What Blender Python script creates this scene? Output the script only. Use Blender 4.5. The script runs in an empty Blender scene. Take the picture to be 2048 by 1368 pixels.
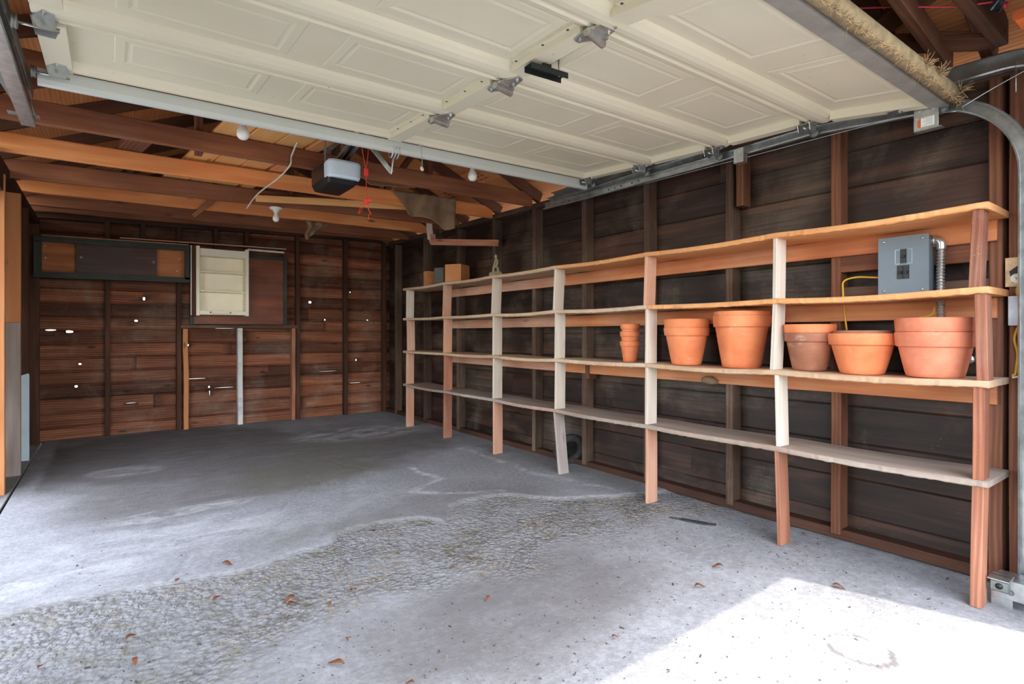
import bpy, bmesh, math, random
from mathutils import Vector, Matrix, noise, Euler
random.seed(7)
S = bpy.context.scene
COL = S.collection

# ------------------------------------------------------------------ camera
cd = bpy.data.cameras.new('camera')
cam = bpy.data.objects.new('camera', cd)
COL.objects.link(cam)
cd.sensor_width = 36.0
cd.lens = 36.0 * 1093.0 / 2048.0
cd.shift_y = -17.0 / 2048.0
cd.clip_start = 0.02
cam.location = (0, 0, 1.05)
cam.rotation_euler = (math.radians(90), 0, -math.atan2(809, 1093))
S.camera = cam

# ------------------------------------------------------------------ sky, sun, exposure
W = bpy.data.worlds.new('sky')
S.world = W
W.use_nodes = True
wn = W.node_tree
wn.nodes.clear()
sky = wn.nodes.new('ShaderNodeTexSky')
sky.sky_type = 'NISHITA'
sky.sun_disc = False
sky.sun_elevation = math.radians(64.9)
sky.sun_rotation = math.radians(161)
bg = wn.nodes.new('ShaderNodeBackground')
bg.inputs[1].default_value = 1.15
wo = wn.nodes.new('ShaderNodeOutputWorld')
hs = wn.nodes.new('ShaderNodeHueSaturation')
hs.inputs['Saturation'].default_value = 0.48
wn.links.new(sky.outputs[0], hs.inputs['Color'])
wn.links.new(hs.outputs[0], bg.inputs[0])
wn.links.new(bg.outputs[0], wo.inputs[0])

sl = bpy.data.lights.new('sun', 'SUN')
sl.energy = 3.0
sl.angle = math.radians(0.6)
sl.color = (1.0, 0.95, 0.88)
sun = bpy.data.objects.new('sun', sl)
COL.objects.link(sun)
sd = Vector((-0.316, 0.949, -2.138)).normalized()
sun.rotation_euler = sd.to_track_quat('-Z', 'Y').to_euler()

S.view_settings.view_transform = 'Standard'
S.view_settings.look = 'None'
S.view_settings.exposure = 0.45
S.view_settings.gamma = 1.0
S.view_settings.use_curve_mapping = False
S.cycles.max_bounces = 12
S.cycles.diffuse_bounces = 8


# ------------------------------------------------------------------ materials
def lin(c):
    return tuple([((v / 255) / 12.92 if v / 255 <= 0.04045 else ((v / 255 + 0.055) / 1.055) ** 2.4) for v in c] + [1.0])


class NT:
    def __init__(s, name):
        s.m = bpy.data.materials.new(name)
        s.m.use_nodes = True
        s.t = s.m.node_tree
        s.t.nodes.clear()
        s.out = s.n('ShaderNodeOutputMaterial')
        s.p = s.n('ShaderNodeBsdfPrincipled')
        s.l(s.p.outputs[0], s.out.inputs[0])

    def n(s, typ, **kw):
        o = s.t.nodes.new(typ)
        for k, v in kw.items():
            setattr(o, k, v)
        return o

    def l(s, a, b):
        s.t.links.new(a, b)

    def attr(s, name):
        a = s.n('ShaderNodeAttribute')
        a.attribute_name = name
        return a

    def mapping(s, src, scale, loc=(0, 0, 0)):
        m = s.n('ShaderNodeMapping')
        m.inputs['Scale'].default_value = scale
        m.inputs['Location'].default_value = loc
        s.l(src, m.inputs[0])
        return m.outputs[0]

    def noise(s, src, sc=1, det=4, rough=0.55, dist=0):
        m = s.n('ShaderNodeTexNoise')
        m.inputs['Scale'].default_value = sc
        m.inputs['Detail'].default_value = det
        m.inputs['Roughness'].default_value = rough
        m.inputs['Distortion'].default_value = dist
        s.l(src, m.inputs['Vector'])
        return m.outputs[0]

    def ramp(s, src, stops):
        r = s.n('ShaderNodeValToRGB')
        e = r.color_ramp.elements
        while len(e) < len(stops):
            e.new(0.5)
        for i, (p, c) in enumerate(stops):
            e[i].position = p
            e[i].color = c if len(c) == 4 else tuple(c) + (1,)
        s.l(src, r.inputs[0])
        return r.outputs[0]

    def rng(s, src, a, b, c=0.0, d=1.0):
        r = s.n('ShaderNodeMapRange')
        r.inputs[1].default_value = a
        r.inputs[2].default_value = b
        r.inputs[3].default_value = c
        r.inputs[4].default_value = d
        s.l(src, r.inputs[0])
        return r.outputs[0]

    def mix(s, f, a, b, mode='MIX'):
        m = s.n('ShaderNodeMix', data_type='RGBA', blend_type=mode)
        for i, v in ((0, f), (6, a), (7, b)):
            if isinstance(v, (int, float, tuple, list)):
                m.inputs[i].default_value = v
            else:
                s.l(v, m.inputs[i])
        return m.outputs[2]

    def math(s, op, a, b=0.0):
        m = s.n('ShaderNodeMath', operation=op)
        for i, v in ((0, a), (1, b)):
            if isinstance(v, (int, float)):
                m.inputs[i].default_value = v
            else:
                s.l(v, m.inputs[i])
        return m.outputs[0]

    def bump(s, h, strength, dist=0.01):
        b = s.n('ShaderNodeBump')
        b.inputs['Strength'].default_value = strength
        b.inputs['Distance'].default_value = dist
        s.l(h, b.inputs['Height'])
        s.l(b.outputs[0], s.p.inputs['Normal'])


def wood(name, dark, light, dust=None, dust_amt=0.0, knots=0.5, rough=0.8, grain=1.0, vary=0.35, spec=0.3, dscale=1.6):
    """sawn timber; attribute gc carries metres along / across the grain of every board"""
    t = NT(name)
    gc = t.attr('gc').outputs['Vector']
    rn = t.attr('rnd').outputs['Fac']
    fine = t.noise(t.mapping(gc, (2.2, 60, 60)), 1, 4, 0.6, 0.3)
    broad = t.noise(t.mapping(gc, (0.9, 9, 9)), 1, 3, 0.5, 0.6)
    w = t.n('ShaderNodeTexWave', wave_type='BANDS', bands_direction='Y')
    w.inputs['Scale'].default_value = 9.0
    w.inputs['Distortion'].default_value = 9.0
    w.inputs['Detail'].default_value = 2.0
    w.inputs['Detail Scale'].default_value = 0.35
    t.l(t.mapping(gc, (0.35, 1.6, 1.6)), w.inputs['Vector'])
    rings = w.outputs['Fac']
    a = t.math('MULTIPLY', fine, 0.5 * grain)
    b = t.math('ADD', a, t.math('MULTIPLY', broad, 0.55))
    c = t.math('ADD', b, t.math('MULTIPLY', rings, 0.22 * grain))
    col = t.ramp(t.rng(c, 0.30, 0.92), [(0.0, lin(dark)), (0.55, lin([(p * .5 + q * .5) for p, q in zip(dark, light)])), (1.0, lin(light))])
    k = t.n('ShaderNodeTexVoronoi')
    k.inputs['Scale'].default_value = 1.0
    t.l(t.mapping(gc, (2.4, 7.0, 7.0)), k.inputs['Vector'])
    kf = t.rng(k.outputs['Distance'], 0.05, 0.13, knots, 0.0)
    col = t.mix(kf, col, lin([v * 0.35 for v in dark]))
    lo = 1 - vary
    hi = 1 + vary * 0.8
    vv = t.rng(rn, 0, 1, lo, hi)
    cc = t.n('ShaderNodeCombineXYZ')
    t.l(vv, cc.inputs[0]); t.l(vv, cc.inputs[1]); t.l(vv, cc.inputs[2])
    col = t.mix(1.0, col, cc.outputs[0], 'MULTIPLY')
    if dust:
        geo = t.n('ShaderNodeNewGeometry')
        dn = t.noise(geo.outputs['Position'], dscale, 5, 0.65, 0.4)
        df = t.rng(dn, 0.48, 0.72, 0.0, dust_amt)
        dm = t.math('MULTIPLY', df, t.rng(fine, 0.3, 0.65, 0.35, 1.2))
        col = t.mix(dm, col, lin(dust))
        sp = t.n('ShaderNodeTexVoronoi')
        sp.inputs['Scale'].default_value = 60
        t.l(geo.outputs['Position'], sp.inputs['Vector'])
        spf = t.math('MULTIPLY', t.rng(sp.outputs['Distance'], 0.10, 0.16, 1.0, 0.0), t.rng(t.noise(geo.outputs['Position'], 3.1, 3), 0.52, 0.66, 0, 0.6))
        col = t.mix(spf, col, lin(dust))
    t.l(col, t.p.inputs['Base Color'])
    t.p.inputs['Roughness'].default_value = rough
    t.p.inputs['Specular IOR Level'].default_value = spec
    t.bump(c, 0.35, 0.004)
    return t.m


def plain(name, col, rough=0.5, metal=0.0, var=0.08, scale=30, spec=0.5, bump=0.0, bscale=80):
    t = NT(name)
    g = t.n('ShaderNodeTexCoord')
    nz = t.noise(g.outputs['Object'], scale, 4, 0.6)
    c = lin(col)
    lo = tuple(max(0, v * (1 - var)) for v in c[:3])
    hi = tuple(min(1, v * (1 + var)) for v in c[:3])
    t.l(t.ramp(nz, [(0.3, lo), (0.7, hi)]), t.p.inputs['Base Color'])
    t.p.inputs['Roughness'].default_value = rough
    t.p.inputs['Metallic'].default_value = metal
    t.p.inputs['Specular IOR Level'].default_value = spec
    if bump:
        t.bump(t.noise(g.outputs['Object'], bscale, 3), bump, 0.003)
    return t.m


M = {}
M['wall_r'] = wood('dark_aged_sheathing', (20, 15, 13), (84, 56, 42), (140, 128, 110), 0.4, 0.6, 0.55, 1.0, 0.45, 0.35)
M['wall_b'] = wood('redbrown_siding', (44, 23, 15), (216, 132, 88), (170, 156, 140), 0.35, 0.8, 0.7, 0.75, 0.65, 0.3, 2.0)
M['stud_r'] = wood('grey_brown_stud', (62, 46, 38), (112, 86, 70), (165, 150, 128), 0.35, 0.3, 0.8, 1.0, 0.25)
M['stud_red'] = wood('red_brown_stud', (82, 48, 34), (144, 94, 68), (160, 125, 100), 0.25, 0.6, 0.75, 1.0, 0.2)
M['stud_b'] = wood('dark_brown_stud', (50, 30, 22), (100, 64, 46), None, 0, 0.3, 0.8, 1.0, 0.2)
M['joist_dark'] = wood('dark_joist_timber', (112, 66, 44), (180, 120, 84), (140, 115, 95), 0.3, 0.5, 0.75, 0.9, 0.15)
M['joist_or'] = wood('orange_fir_timber', (210, 120, 64), (252, 180, 116), None, 0, 0.75, 0.7, 0.9, 0.1)
M['rafter'] = wood('rafter_timber', (78, 50, 36), (122, 84, 60), None, 0, 0.3, 0.8, 1.0, 0.2)
M['roof'] = wood('plywood_sheathing', (176, 108, 60), (228, 158, 100), None, 0, 0.3, 0.8, 0.9, 0.15)
M['plank'] = wood('yellow_pine_plank', (224, 156, 88), (252, 204, 140), None, 0, 0.6, 0.6, 0.7, 0.12)
M['shelf_dusty'] = wood('dusty_grey_shelf_wood', (140, 120, 104), (206, 194, 180), (178, 108, 66), 0.55, 0.1, 0.9, 0.7, 0.05)
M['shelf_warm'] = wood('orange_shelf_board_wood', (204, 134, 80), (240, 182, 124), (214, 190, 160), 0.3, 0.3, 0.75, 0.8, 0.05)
M['shelf'] = wood('shelf_board_wood', (182, 146, 112), (232, 206, 176), (204, 196, 184), 0.5, 0.3, 0.75, 0.7, 0.1)
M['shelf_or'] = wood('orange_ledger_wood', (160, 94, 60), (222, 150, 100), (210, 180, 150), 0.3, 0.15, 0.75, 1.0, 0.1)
M['up_white'] = wood('pale_cream_upright', (190, 172, 154), (236, 224, 208), None, 0, 0.15, 0.8, 0.8, 0.08)  # palest of the upright tones, assigned segment by segment
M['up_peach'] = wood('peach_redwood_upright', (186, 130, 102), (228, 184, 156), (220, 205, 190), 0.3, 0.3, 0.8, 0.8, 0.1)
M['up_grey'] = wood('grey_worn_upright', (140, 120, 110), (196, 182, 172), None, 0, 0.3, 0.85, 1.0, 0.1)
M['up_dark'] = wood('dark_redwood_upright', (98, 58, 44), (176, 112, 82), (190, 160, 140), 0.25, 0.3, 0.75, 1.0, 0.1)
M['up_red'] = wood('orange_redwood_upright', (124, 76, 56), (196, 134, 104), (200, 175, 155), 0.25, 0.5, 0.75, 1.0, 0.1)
M['post_left'] = wood('orange_fir_post', (196, 124, 76), (226, 164, 112), None, 0, 1.0, 0.7, 0.7, 0.1)
M['cab_frame'] = wood('black_green_frame_paint', (36, 40, 36), (70, 72, 64), (110, 110, 100), 0.3, 0.0, 0.6, 1.0, 0.1)
M['cab_ply'] = wood('varnished_plywood', (140, 74, 36), (196, 120, 66), None, 0, 0.2, 0.5, 1.2, 0.1)
M['cab_door'] = wood('dark_stained_plywood', (60, 36, 30), (104, 68, 56), (70, 82, 84), 0.4, 0.0, 0.5, 0.8, 0.1)
M['ply_red'] = wood('red_brown_plywood', (92, 44, 26), (160, 90, 56), (140, 120, 95), 0.35, 0.0, 0.45, 0.8, 0.1)
M['wht_stud'] = wood('white_painted_stud', (206, 202, 194), (246, 244, 240), (110, 90, 75), 0.5, 0.0, 0.7, 0.6, 0.05, 0.3, 9)
M['bluewhite'] = plain('bluish_daylight_tone', (196, 208, 216), 0.6, 0, 0.1, 6)  # bluish daylight on the left stud foot, put in as colour
M['cream'] = plain('cream_enamel', (244, 236, 212), 0.45, 0, 0.05, 5)
M['lightblock'] = wood('bare_block_wood', (196, 130, 80), (226, 160, 104), None, 0, 0.2, 0.7, 0.8, 0.1)
M['greyblock'] = wood('grey_block_wood', (90, 92, 84), (130, 130, 118), None, 0, 0.0, 0.8, 0.8, 0.1)
M['galv'] = plain('galvanised_steel', (198, 202, 200), 0.3, 0.85, 0.25, 18)
M['galv_dark'] = plain('dull_galvanised_steel', (130, 134, 130), 0.45, 0.5, 0.3, 14)
M['alu'] = plain('grey_aluminium_bar', (160, 158, 150), 0.55, 0.3, 0.15, 12)
M['brace'] = plain('pale_blue_grey_enamel', (206, 212, 206), 0.4, 0.0, 0.03, 8)
M['black'] = plain('black_plastic', (22, 22, 24), 0.35, 0, 0.2, 20)
M['black_metal'] = plain('black_steel', (38, 42, 40), 0.45, 0.3, 0.2, 20)
M['porcelain'] = plain('white_porcelain', (232, 228, 214), 0.25, 0, 0.03, 10)
M['panelgrey'] = plain('grey_panel_paint', (118, 131, 140), 0.45, 0.1, 0.06, 6)
M['switchgrey'] = plain('brushed_cover_plate', (190, 194, 200), 0.4, 0.5, 0.1, 30)
M['boxsteel'] = plain('tan_steel_box', (196, 164, 128), 0.4, 0.5, 0.3, 22)
M['yellow'] = plain('yellow_cable_jacket', (222, 176, 52), 0.5, 0, 0.08, 20)
M['whitecable'] = plain('white_cable_jacket', (216, 208, 190), 0.5, 0, 0.08, 20)
M['red'] = plain('red_plastic', (222, 48, 34), 0.45, 0, 0.08, 20)
M['pink'] = plain('pink_wire_jacket', (214, 60, 84), 0.45, 0, 0.08, 20)
M['blue'] = plain('blue_grey_wire_jacket', (96, 140, 178), 0.45, 0, 0.08, 20)
M['orange'] = plain('orange_plastic', (226, 116, 60), 0.5, 0, 0.08, 20)
M['burlap'] = plain('brown_canvas', (140, 116, 92), 0.95, 0, 0.25, 9, 0.1, 0.6, 300)
M['paper'] = plain('tan_kraft_paper', (176, 148, 116), 0.9, 0, 0.15, 9, 0.1, 0.4, 120)
M['grit'] = plain('dark_grit', (88, 82, 76), 0.9, 0, 0.4, 40, 0.2)
M['rubber'] = plain('black_rubber', (58, 58, 56), 0.85, 0, 0.3, 30, 0.2)
M['seal'] = plain('tan_dirty_seal', (138, 122, 96), 0.9, 0, 0.28, 26, 0.1, 0.5, 150)
M['straw'] = plain('dry_straw', (176, 148, 112), 0.9, 0, 0.3, 60, 0.1)
M['leaf'] = plain('dry_brown_leaf', (134, 86, 60), 0.85, 0, 0.35, 60, 0.1)
M['statue'] = plain('weathered_carving', (172, 156, 128), 0.85, 0, 0.25, 40, 0.2, 0.3)
M['label'] = plain('white_sticker', (226, 226, 220), 0.6)
M['ink'] = plain('grey_ink', (110, 110, 112), 0.7)
M['darkink'] = plain('dark_stamp_ink', (58, 56, 44), 0.9)
M['redink'] = plain('orange_warning_ink', (196, 92, 50), 0.6)


def terracotta(name, c1, c2, dirt):
    t = NT(name)
    g = t.n('ShaderNodeTexCoord')
    a = t.noise(g.outputs['Object'], 7, 5, 0.6, 0.3)
    col = t.ramp(a, [(0.3, lin(c1)), (0.7, lin(c2))])
    b = t.noise(t.mapping(g.outputs['Object'], (9, 9, 16), (3, 1, 2)), 1, 5, 0.7)
    col = t.mix(t.rng(b, 0.60, 0.74, 0, dirt), col, lin((222, 196, 172)))
    d = t.noise(t.mapping(g.outputs['Object'], (5, 5, 5), (7, 3, 5)), 1, 4, 0.6)
    col = t.mix(t.rng(d, 0.58, 0.74, 0, dirt * .8), col, lin((150, 76, 46)))
    t.l(col, t.p.inputs['Base Color'])
    t.p.inputs['Roughness'].default_value = 0.72
    t.p.inputs['Specular IOR Level'].default_value = 0.3
    t.bump(t.noise(g.outputs['Object'], 90, 3), 0.15, 0.002)
    return t.m


M['terra'] = terracotta('terracotta_clay', (212, 116, 70), (236, 146, 98), 0.35)
M['terra_pink'] = terracotta('pinkish_terracotta_clay', (206, 116, 84), (230, 146, 112), 0.3)
M['terra_brown'] = terracotta('brown_weathered_clay', (132, 82, 60), (172, 116, 88), 0.5)


def garage_paint():
    t = NT('cream_door_paint')
    g = t.n('ShaderNodeTexCoord')
    gr = t.noise(t.mapping(g.outputs['Object'], (5, 90, 20)), 1, 4, 0.6, 0.6)
    big = t.noise(g.outputs['Object'], 1.3, 4)
    col = t.ramp(big, [(0.3, lin((226, 218, 190))), (0.7, lin((236, 229, 204)))])
    sp = t.n('ShaderNodeTexVoronoi')
    sp.inputs['Scale'].default_value = 22
    t.l(g.outputs['Object'], sp.inputs['Vector'])
    f = t.math('MULTIPLY', t.rng(sp.outputs['Distance'], 0.05, 0.09, 0.7, 0), t.rng(t.noise(g.outputs['Object'], 2.2, 3), 0.5, 0.65, 0, 1))
    col = t.mix(f, col, lin((120, 92, 60)))
    t.l(col, t.p.inputs['Base Color'])
    t.p.inputs['Roughness'].default_value = 0.5
    t.bump(gr, 0.25, 0.002)
    return t.m


M['door'] = garage_paint()


def bulb_glass():
    t = NT('frosted_bulb_glass')
    t.p.inputs['Base Color'].default_value = lin((240, 236, 224))
    t.p.inputs['Roughness'].default_value = 0.25
    t.p.inputs['Subsurface Weight'].default_value = 0.0
    return t.m


M['bulb'] = bulb_glass()


def lens_mat():
    t = NT('frosted_lens')
    t.p.inputs['Base Color'].default_value = lin((206, 222, 232))
    t.p.inputs['Roughness'].default_value = 0.3
    return t.m


M['lens'] = lens_mat()


def concrete():
    t = NT('stained_concrete')
    geo = t.n('ShaderNodeNewGeometry')
    P = geo.outputs['Position']
    n1 = t.noise(P, 1.1, 6, 0.62, 0.5)
    n2 = t.noise(P, 9, 6, 0.7)
    n3 = t.noise(t.mapping(P, (2.2, 4.5, 1)), 1.8, 6, 0.72, 0.8)
    base = t.ramp(n1, [(0.28, lin((134, 133, 133))), (0.5, lin((156, 155, 156))), (0.72, lin((178, 177, 178)))])
    n4 = t.noise(P, 3.4, 6, 0.7, 0.6)
    base = t.mix(t.rng(n4, 0.38, 0.62, 0.0, 0.45), base, lin((132, 129, 126)))
    base = t.mix(t.rng(n2, 0.38, 0.62, 0.0, 0.5), base, lin((130, 128, 128)))
    n5 = t.noise(P, 38, 5, 0.75)
    base = t.mix(t.rng(n5, 0.42, 0.66, 0.0, 0.4), base, lin((196, 195, 198)))
    dk = t.attr('dark').outputs['Fac']
    col = t.mix(t.math('MULTIPLY', dk, t.rng(n3, 0.25, 0.6, 0.6, 1.0)), base, lin((108, 102, 98)))
    ol = t.attr('olive').outputs['Fac']
    col = t.mix(t.math('MULTIPLY', ol, t.rng(n2, 0.3, 0.6, 0.5, 1.0)), col, lin((112, 108, 94)))
    wh = t.attr('white').outputs['Fac']
    col = t.mix(t.math('MULTIPLY', wh, t.rng(n3, 0.42, 0.62, 0, 1.0)), col, lin((214, 212, 212)))
    rg = t.attr('rough').outputs['Fac']
    vo = t.n('ShaderNodeTexVoronoi')
    vo.inputs['Scale'].default_value = 46
    t.l(t.mix(0.07, P, t.n('ShaderNodeTexNoise').outputs[1]), vo.inputs['Vector'])
    peb = t.ramp(vo.outputs['Distance'], [(0.1, lin((164, 161, 158))), (0.5, lin((140, 137, 134))), (0.8, lin((104, 100, 94)))])
    moss = t.mix(t.rng(t.noise(P, 7, 4), 0.5, 0.68, 0, 0.75), peb, lin((120, 114, 90)))
    col = t.mix(t.math('MULTIPLY', rg, t.rng(t.noise(P, 14, 4, .7), 0.3, 0.6, 0.45, 1.0)), col, moss)
    # grit and debris specks
    v2 = t.n('ShaderNodeTexVoronoi')
    v2.inputs['Scale'].default_value = 40
    t.l(P, v2.inputs['Vector'])
    sp = t.math('MULTIPLY', t.rng(v2.outputs['Distance'], 0.07, 0.11, 0.8, 0), t.rng(t.noise(P, 2.5, 3), 0.45, 0.62, 0, 1))
    col = t.mix(sp, col, lin((84, 76, 66)))
    t.l(col, t.p.inputs['Base Color'])
    t.p.inputs['Roughness'].default_value = 0.88
    t.p.inputs['Specular IOR Level'].default_value = 0.25
    h = t.math('ADD', t.math('MULTIPLY', n2, 0.35), t.math('MULTIPLY', t.math('MULTIPLY', vo.outputs['Distance'], rg), -1.6))
    h2 = t.math('ADD', h, t.math('MULTIPLY', t.noise(P, 60, 4, 0.7), 0.25))
    t.bump(h2, 0.9, 0.012)
    return t.m


M['concrete'] = concrete()
M['drive'] = plain('driveway_concrete', (134, 130, 124), 0.9, 0, 0.08, 2, 0.2)


# ------------------------------------------------------------------ mesh helpers
class MB:
    def __init__(s):
        s.v = []; s.f = []; s.g = []; s.r = []; s.sm = []

    def _add(s, vs, fs, gs, r, smooth=False):
        o = len(s.v)
        s.v += [tuple(p) for p in vs]
        s.g += [tuple(p) for p in gs]
        s.r += [r] * len(vs)
        s.f += [tuple(i + o for i in f) for f in fs]
        s.sm += [smooth] * len(fs)

    def beam(s, p0, p1, w, h, up=(0, 0, 1), c=0.003, segs=1, wob=0.0, r=None, bow=None, grain='L', twist=0.0):
        """board from p0 to p1, centre line; w sideways, h along up"""
        p0 = Vector(p0); p1 = Vector(p1)
        d = p1 - p0
        L = d.length
        d = d.normalized()
        up = Vector(up)
        side = d.cross(up).normalized()
        upv = side.cross(d).normalized()
        if r is None:
            r = random.random()
        off = Vector((random.uniform(0, 50), random.uniform(0, 50), random.uniform(0, 50)))
        c = min(c, w * .3, h * .3)
        a, b = w / 2, h / 2
        prof = [(-a + c, -b), (a - c, -b), (a, -b + c), (a, b - c), (a - c, b), (-a + c, b), (-a, b - c), (-a, -b + c)]
        vs = []; gs = []
        for i in range(segs + 1):
            t = i / segs
            q = p0 + d * (L * t)
            if bow:
                q = q + Vector(bow) * math.sin(math.pi * t)
            n1 = noise.noise(off + Vector((t * L * 2.2, 0, 0))) * wob
            n2 = noise.noise(off + Vector((t * L * 2.2, 9, 0))) * wob
            ct, st = math.cos(twist * t), math.sin(twist * t)
            for (x, y) in prof:
                j = noise.noise(off + Vector((t * L * 9, x * 40, y * 40))) * wob * 0.35
                xx = x * ct - y * st + n1 + (j if x else 0)
                yy = x * st + y * ct + n2 + j
                vs.append(q + side * xx + upv * yy)
                if grain == 'L':
                    gs.append((off.x + t * L, off.y + x, off.z + y))
                else:
                    gs.append((off.x + x, off.y + t * L, off.z + y))
        fs = []
        for i in range(segs):
            for k in range(8):
                k2 = (k + 1) % 8
                fs.append((i * 8 + k, i * 8 + k2, (i + 1) * 8 + k2, (i + 1) * 8 + k))
        fs.append(tuple(range(7, -1, -1)))
        fs.append(tuple(segs * 8 + k for k in range(8)))
        s._add(vs, fs, gs, r)
        return s

    def box(s, lo, hi, c=0.002, r=None, axis=None):
        lo = Vector(lo); hi = Vector(hi)
        d = hi - lo
        if axis is None:
            axis = max(range(3), key=lambda i: d[i])
        m = (lo + hi) / 2
        a = m.copy(); b = m.copy()
        a[axis] = lo[axis]; b[axis] = hi[axis]
        if axis == 2:
            s.beam(a, b, d.x, d.y, (0, 1, 0), c, r=r)
        elif axis == 1:
            s.beam(a, b, d.x, d.z, (0, 0, 1), c, r=r)
        else:
            s.beam(a, b, d.y, d.z, (0, 0, 1), c, r=r)
        return s

    def sweep(s, prof, frames, closed=True, smooth=False, r=0.5, caps=True):
        """prof list of (a,b); frames list of (pos, A, B) vectors"""
        n = len(prof)
        vs = []; gs = []
        L = 0
        for i, (p, A, B) in enumerate(frames):
            p = Vector(p); A = Vector(A); B = Vector(B)
            if i:
                L += (p - Vector(frames[i - 1][0])).length
            for (a, b) in prof:
                vs.append(p + A * a + B * b)
                gs.append((L, a, b))
        fs = []
        m = n if closed else n - 1
        for i in range(len(frames) - 1):
            for k in range(m):
                k2 = (k + 1) % n
                fs.append((i * n + k, i * n + k2, (i + 1) * n + k2, (i + 1) * n + k))
        if closed and caps:
            fs.append(tuple(range(n - 1, -1, -1)))
            e = (len(frames) - 1) * n
            fs.append(tuple(e + k for k in range(n)))
        s._add(vs, fs, gs, r, smooth)
        return s

    def tube(s, pts, rad, n=10, sub=6, r=0.5):
        P = [Vector(p) for p in pts]
        if len(P) > 2 and sub > 1:
            Q = []
            for i in range(len(P) - 1):
                a = P[max(0, i - 1)]; b = P[i]; c = P[i + 1]; d = P[min(len(P) - 1, i + 2)]
                for k in range(sub):
                    t = k / sub
                    Q.append(0.5 * ((2 * b) + (c - a) * t + (2 * a - 5 * b + 4 * c - d) * t * t + (3 * b - a - 3 * c + d) * t ** 3))
            Q.append(P[-1])
            P = Q
        fr = []
        prev = None
        for i, p in enumerate(P):
            d = (P[min(i + 1, len(P) - 1)] - P[max(i - 1, 0)])
            d = d.normalized() if d.length > 1e-9 else Vector((0, 0, 1))
            if prev is None:
                A = d.orthogonal().normalized()
            else:
                A = (prev - d * prev.dot(d)).normalized()
            B = d.cross(A)
            prev = A
            rr = rad(i / max(1, len(P) - 1)) if callable(rad) else rad
            fr.append((p, A * rr, B * rr))
        prof = [(math.cos(2 * math.pi * k / n), math.sin(2 * math.pi * k / n)) for k in range(n)]
        return s.sweep(prof, fr, True, True, r)

    def lathe(s, prof, centre=(0, 0, 0), axis=(0, 0, 1), n=40, r=0.5, smooth=True):
        c = Vector(centre); ax = Vector(axis).normalized()
        A = ax.orthogonal().normalized(); B = ax.cross(A)
        vs = []; gs = []
        for (rad, h) in prof:
            for k in range(n):
                t = 2 * math.pi * k / n
                vs.append(c + ax * h + (A * math.cos(t) + B * math.sin(t)) * rad)
                gs.append((t * rad, h, 0))
        fs = []
        for i in range(len(prof) - 1):
            for k in range(n):
                k2 = (k + 1) % n
                fs.append((i * n + k, i * n + k2, (i + 1) * n + k2, (i + 1) * n + k))
        if prof[0][0] > 1e-6:
            fs.append(tuple(range(n - 1, -1, -1)))
        if prof[-1][0] > 1e-6:
            e = (len(prof) - 1) * n
            fs.append(tuple(e + k for k in range(n)))
        s._add(vs, fs, gs, r, smooth)
        return s

    def prism(s, poly, origin, A, B, N, thick, r=0.5):
        """poly in the A,B plane, thickened along N"""
        o = Vector(origin); A = Vector(A); B = Vector(B); N = Vector(N)
        n = len(poly)
        vs = [o + A * a + B * b for a, b in poly] + [o + A * a + B * b + N * thick for a, b in poly]
        gs = [(a, b, 0) for a, b in poly] * 2
        fs = [tuple(range(n - 1, -1, -1)), tuple(range(n, 2 * n))]
        for k in range(n):
            k2 = (k + 1) % n
            fs.append((k, k2, n + k2, n + k))
        s._add(vs, fs, gs, r)
        return s

    def build(s, name, mat, parent=None, mats=None):
        me = bpy.data.meshes.new(name)
        me.from_pydata(s.v, [], s.f)
        at = me.attributes.new('gc', 'FLOAT_VECTOR', 'POINT')
        at.data.foreach_set('vector', [x for g in s.g for x in g])
        ar = me.attributes.new('rnd', 'FLOAT', 'POINT')
        ar.data.foreach_set('value', s.r)
        me.polygons.foreach_set('use_smooth', s.sm)
        me.materials.append(mat)
        me.update()
        bm = bmesh.new(); bm.from_mesh(me)
        bmesh.ops.recalc_face_normals(bm, faces=bm.faces)
        bm.to_mesh(me); bm.free()
        o = bpy.data.objects.new(name, me)
        COL.objects.link(o)
        if parent:
            o.parent = parent
        return o


def recentre(o):
    """put a single mesh object's origin at the foot of its own shape"""
    me = o.data
    xs = [v.co.x for v in me.vertices]; ys = [v.co.y for v in me.vertices]; zs = [v.co.z for v in me.vertices]
    c = Vector(((min(xs) + max(xs)) / 2, (min(ys) + max(ys)) / 2, min(zs)))
    me.transform(Matrix.Translation(-c))
    o.location = c
    return o


def tag(o, label=None, cat=None, group=None, kind=None):
    if label: o['label'] = label
    if cat: o['category'] = cat
    if group: o['group'] = group
    if kind: o['kind'] = kind
    return o


def thing(name, label, cat, group=None, kind=None, loc=(0, 0, 0)):
    o = bpy.data.objects.new(name, None)
    COL.objects.link(o)
    o.location = loc
    o.empty_display_size = 0.1
    return tag(o, label, cat, group, kind)


def single(mb, name, mat, label, cat, group=None, kind=None):
    return tag(recentre(mb.build(name, mat)), label, cat, group, kind)


def settle(root):
    """move the empty to the base of its parts without moving them"""
    lo = Vector((1e9,) * 3); hi = Vector((-1e9,) * 3)
    def walk(o):
        for ch in o.children:
            if ch.type == 'MESH':
                for v in ch.data.vertices:
                    for i in range(3):
                        lo[i] = min(lo[i], v.co[i]); hi[i] = max(hi[i], v.co[i])
            walk(ch)
    kids = list(root.children)
    walk(root)
    c = Vector(((lo.x + hi.x) / 2, (lo.y + hi.y) / 2, lo.z))
    root.location = c
    for ch in kids:
        ch.location = -c
    return root


def structure(mb, name, mat, parent=None):
    o = mb.build(name, mat, parent)
    if not parent:
        o['kind'] = 'structure'
    return o


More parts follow.
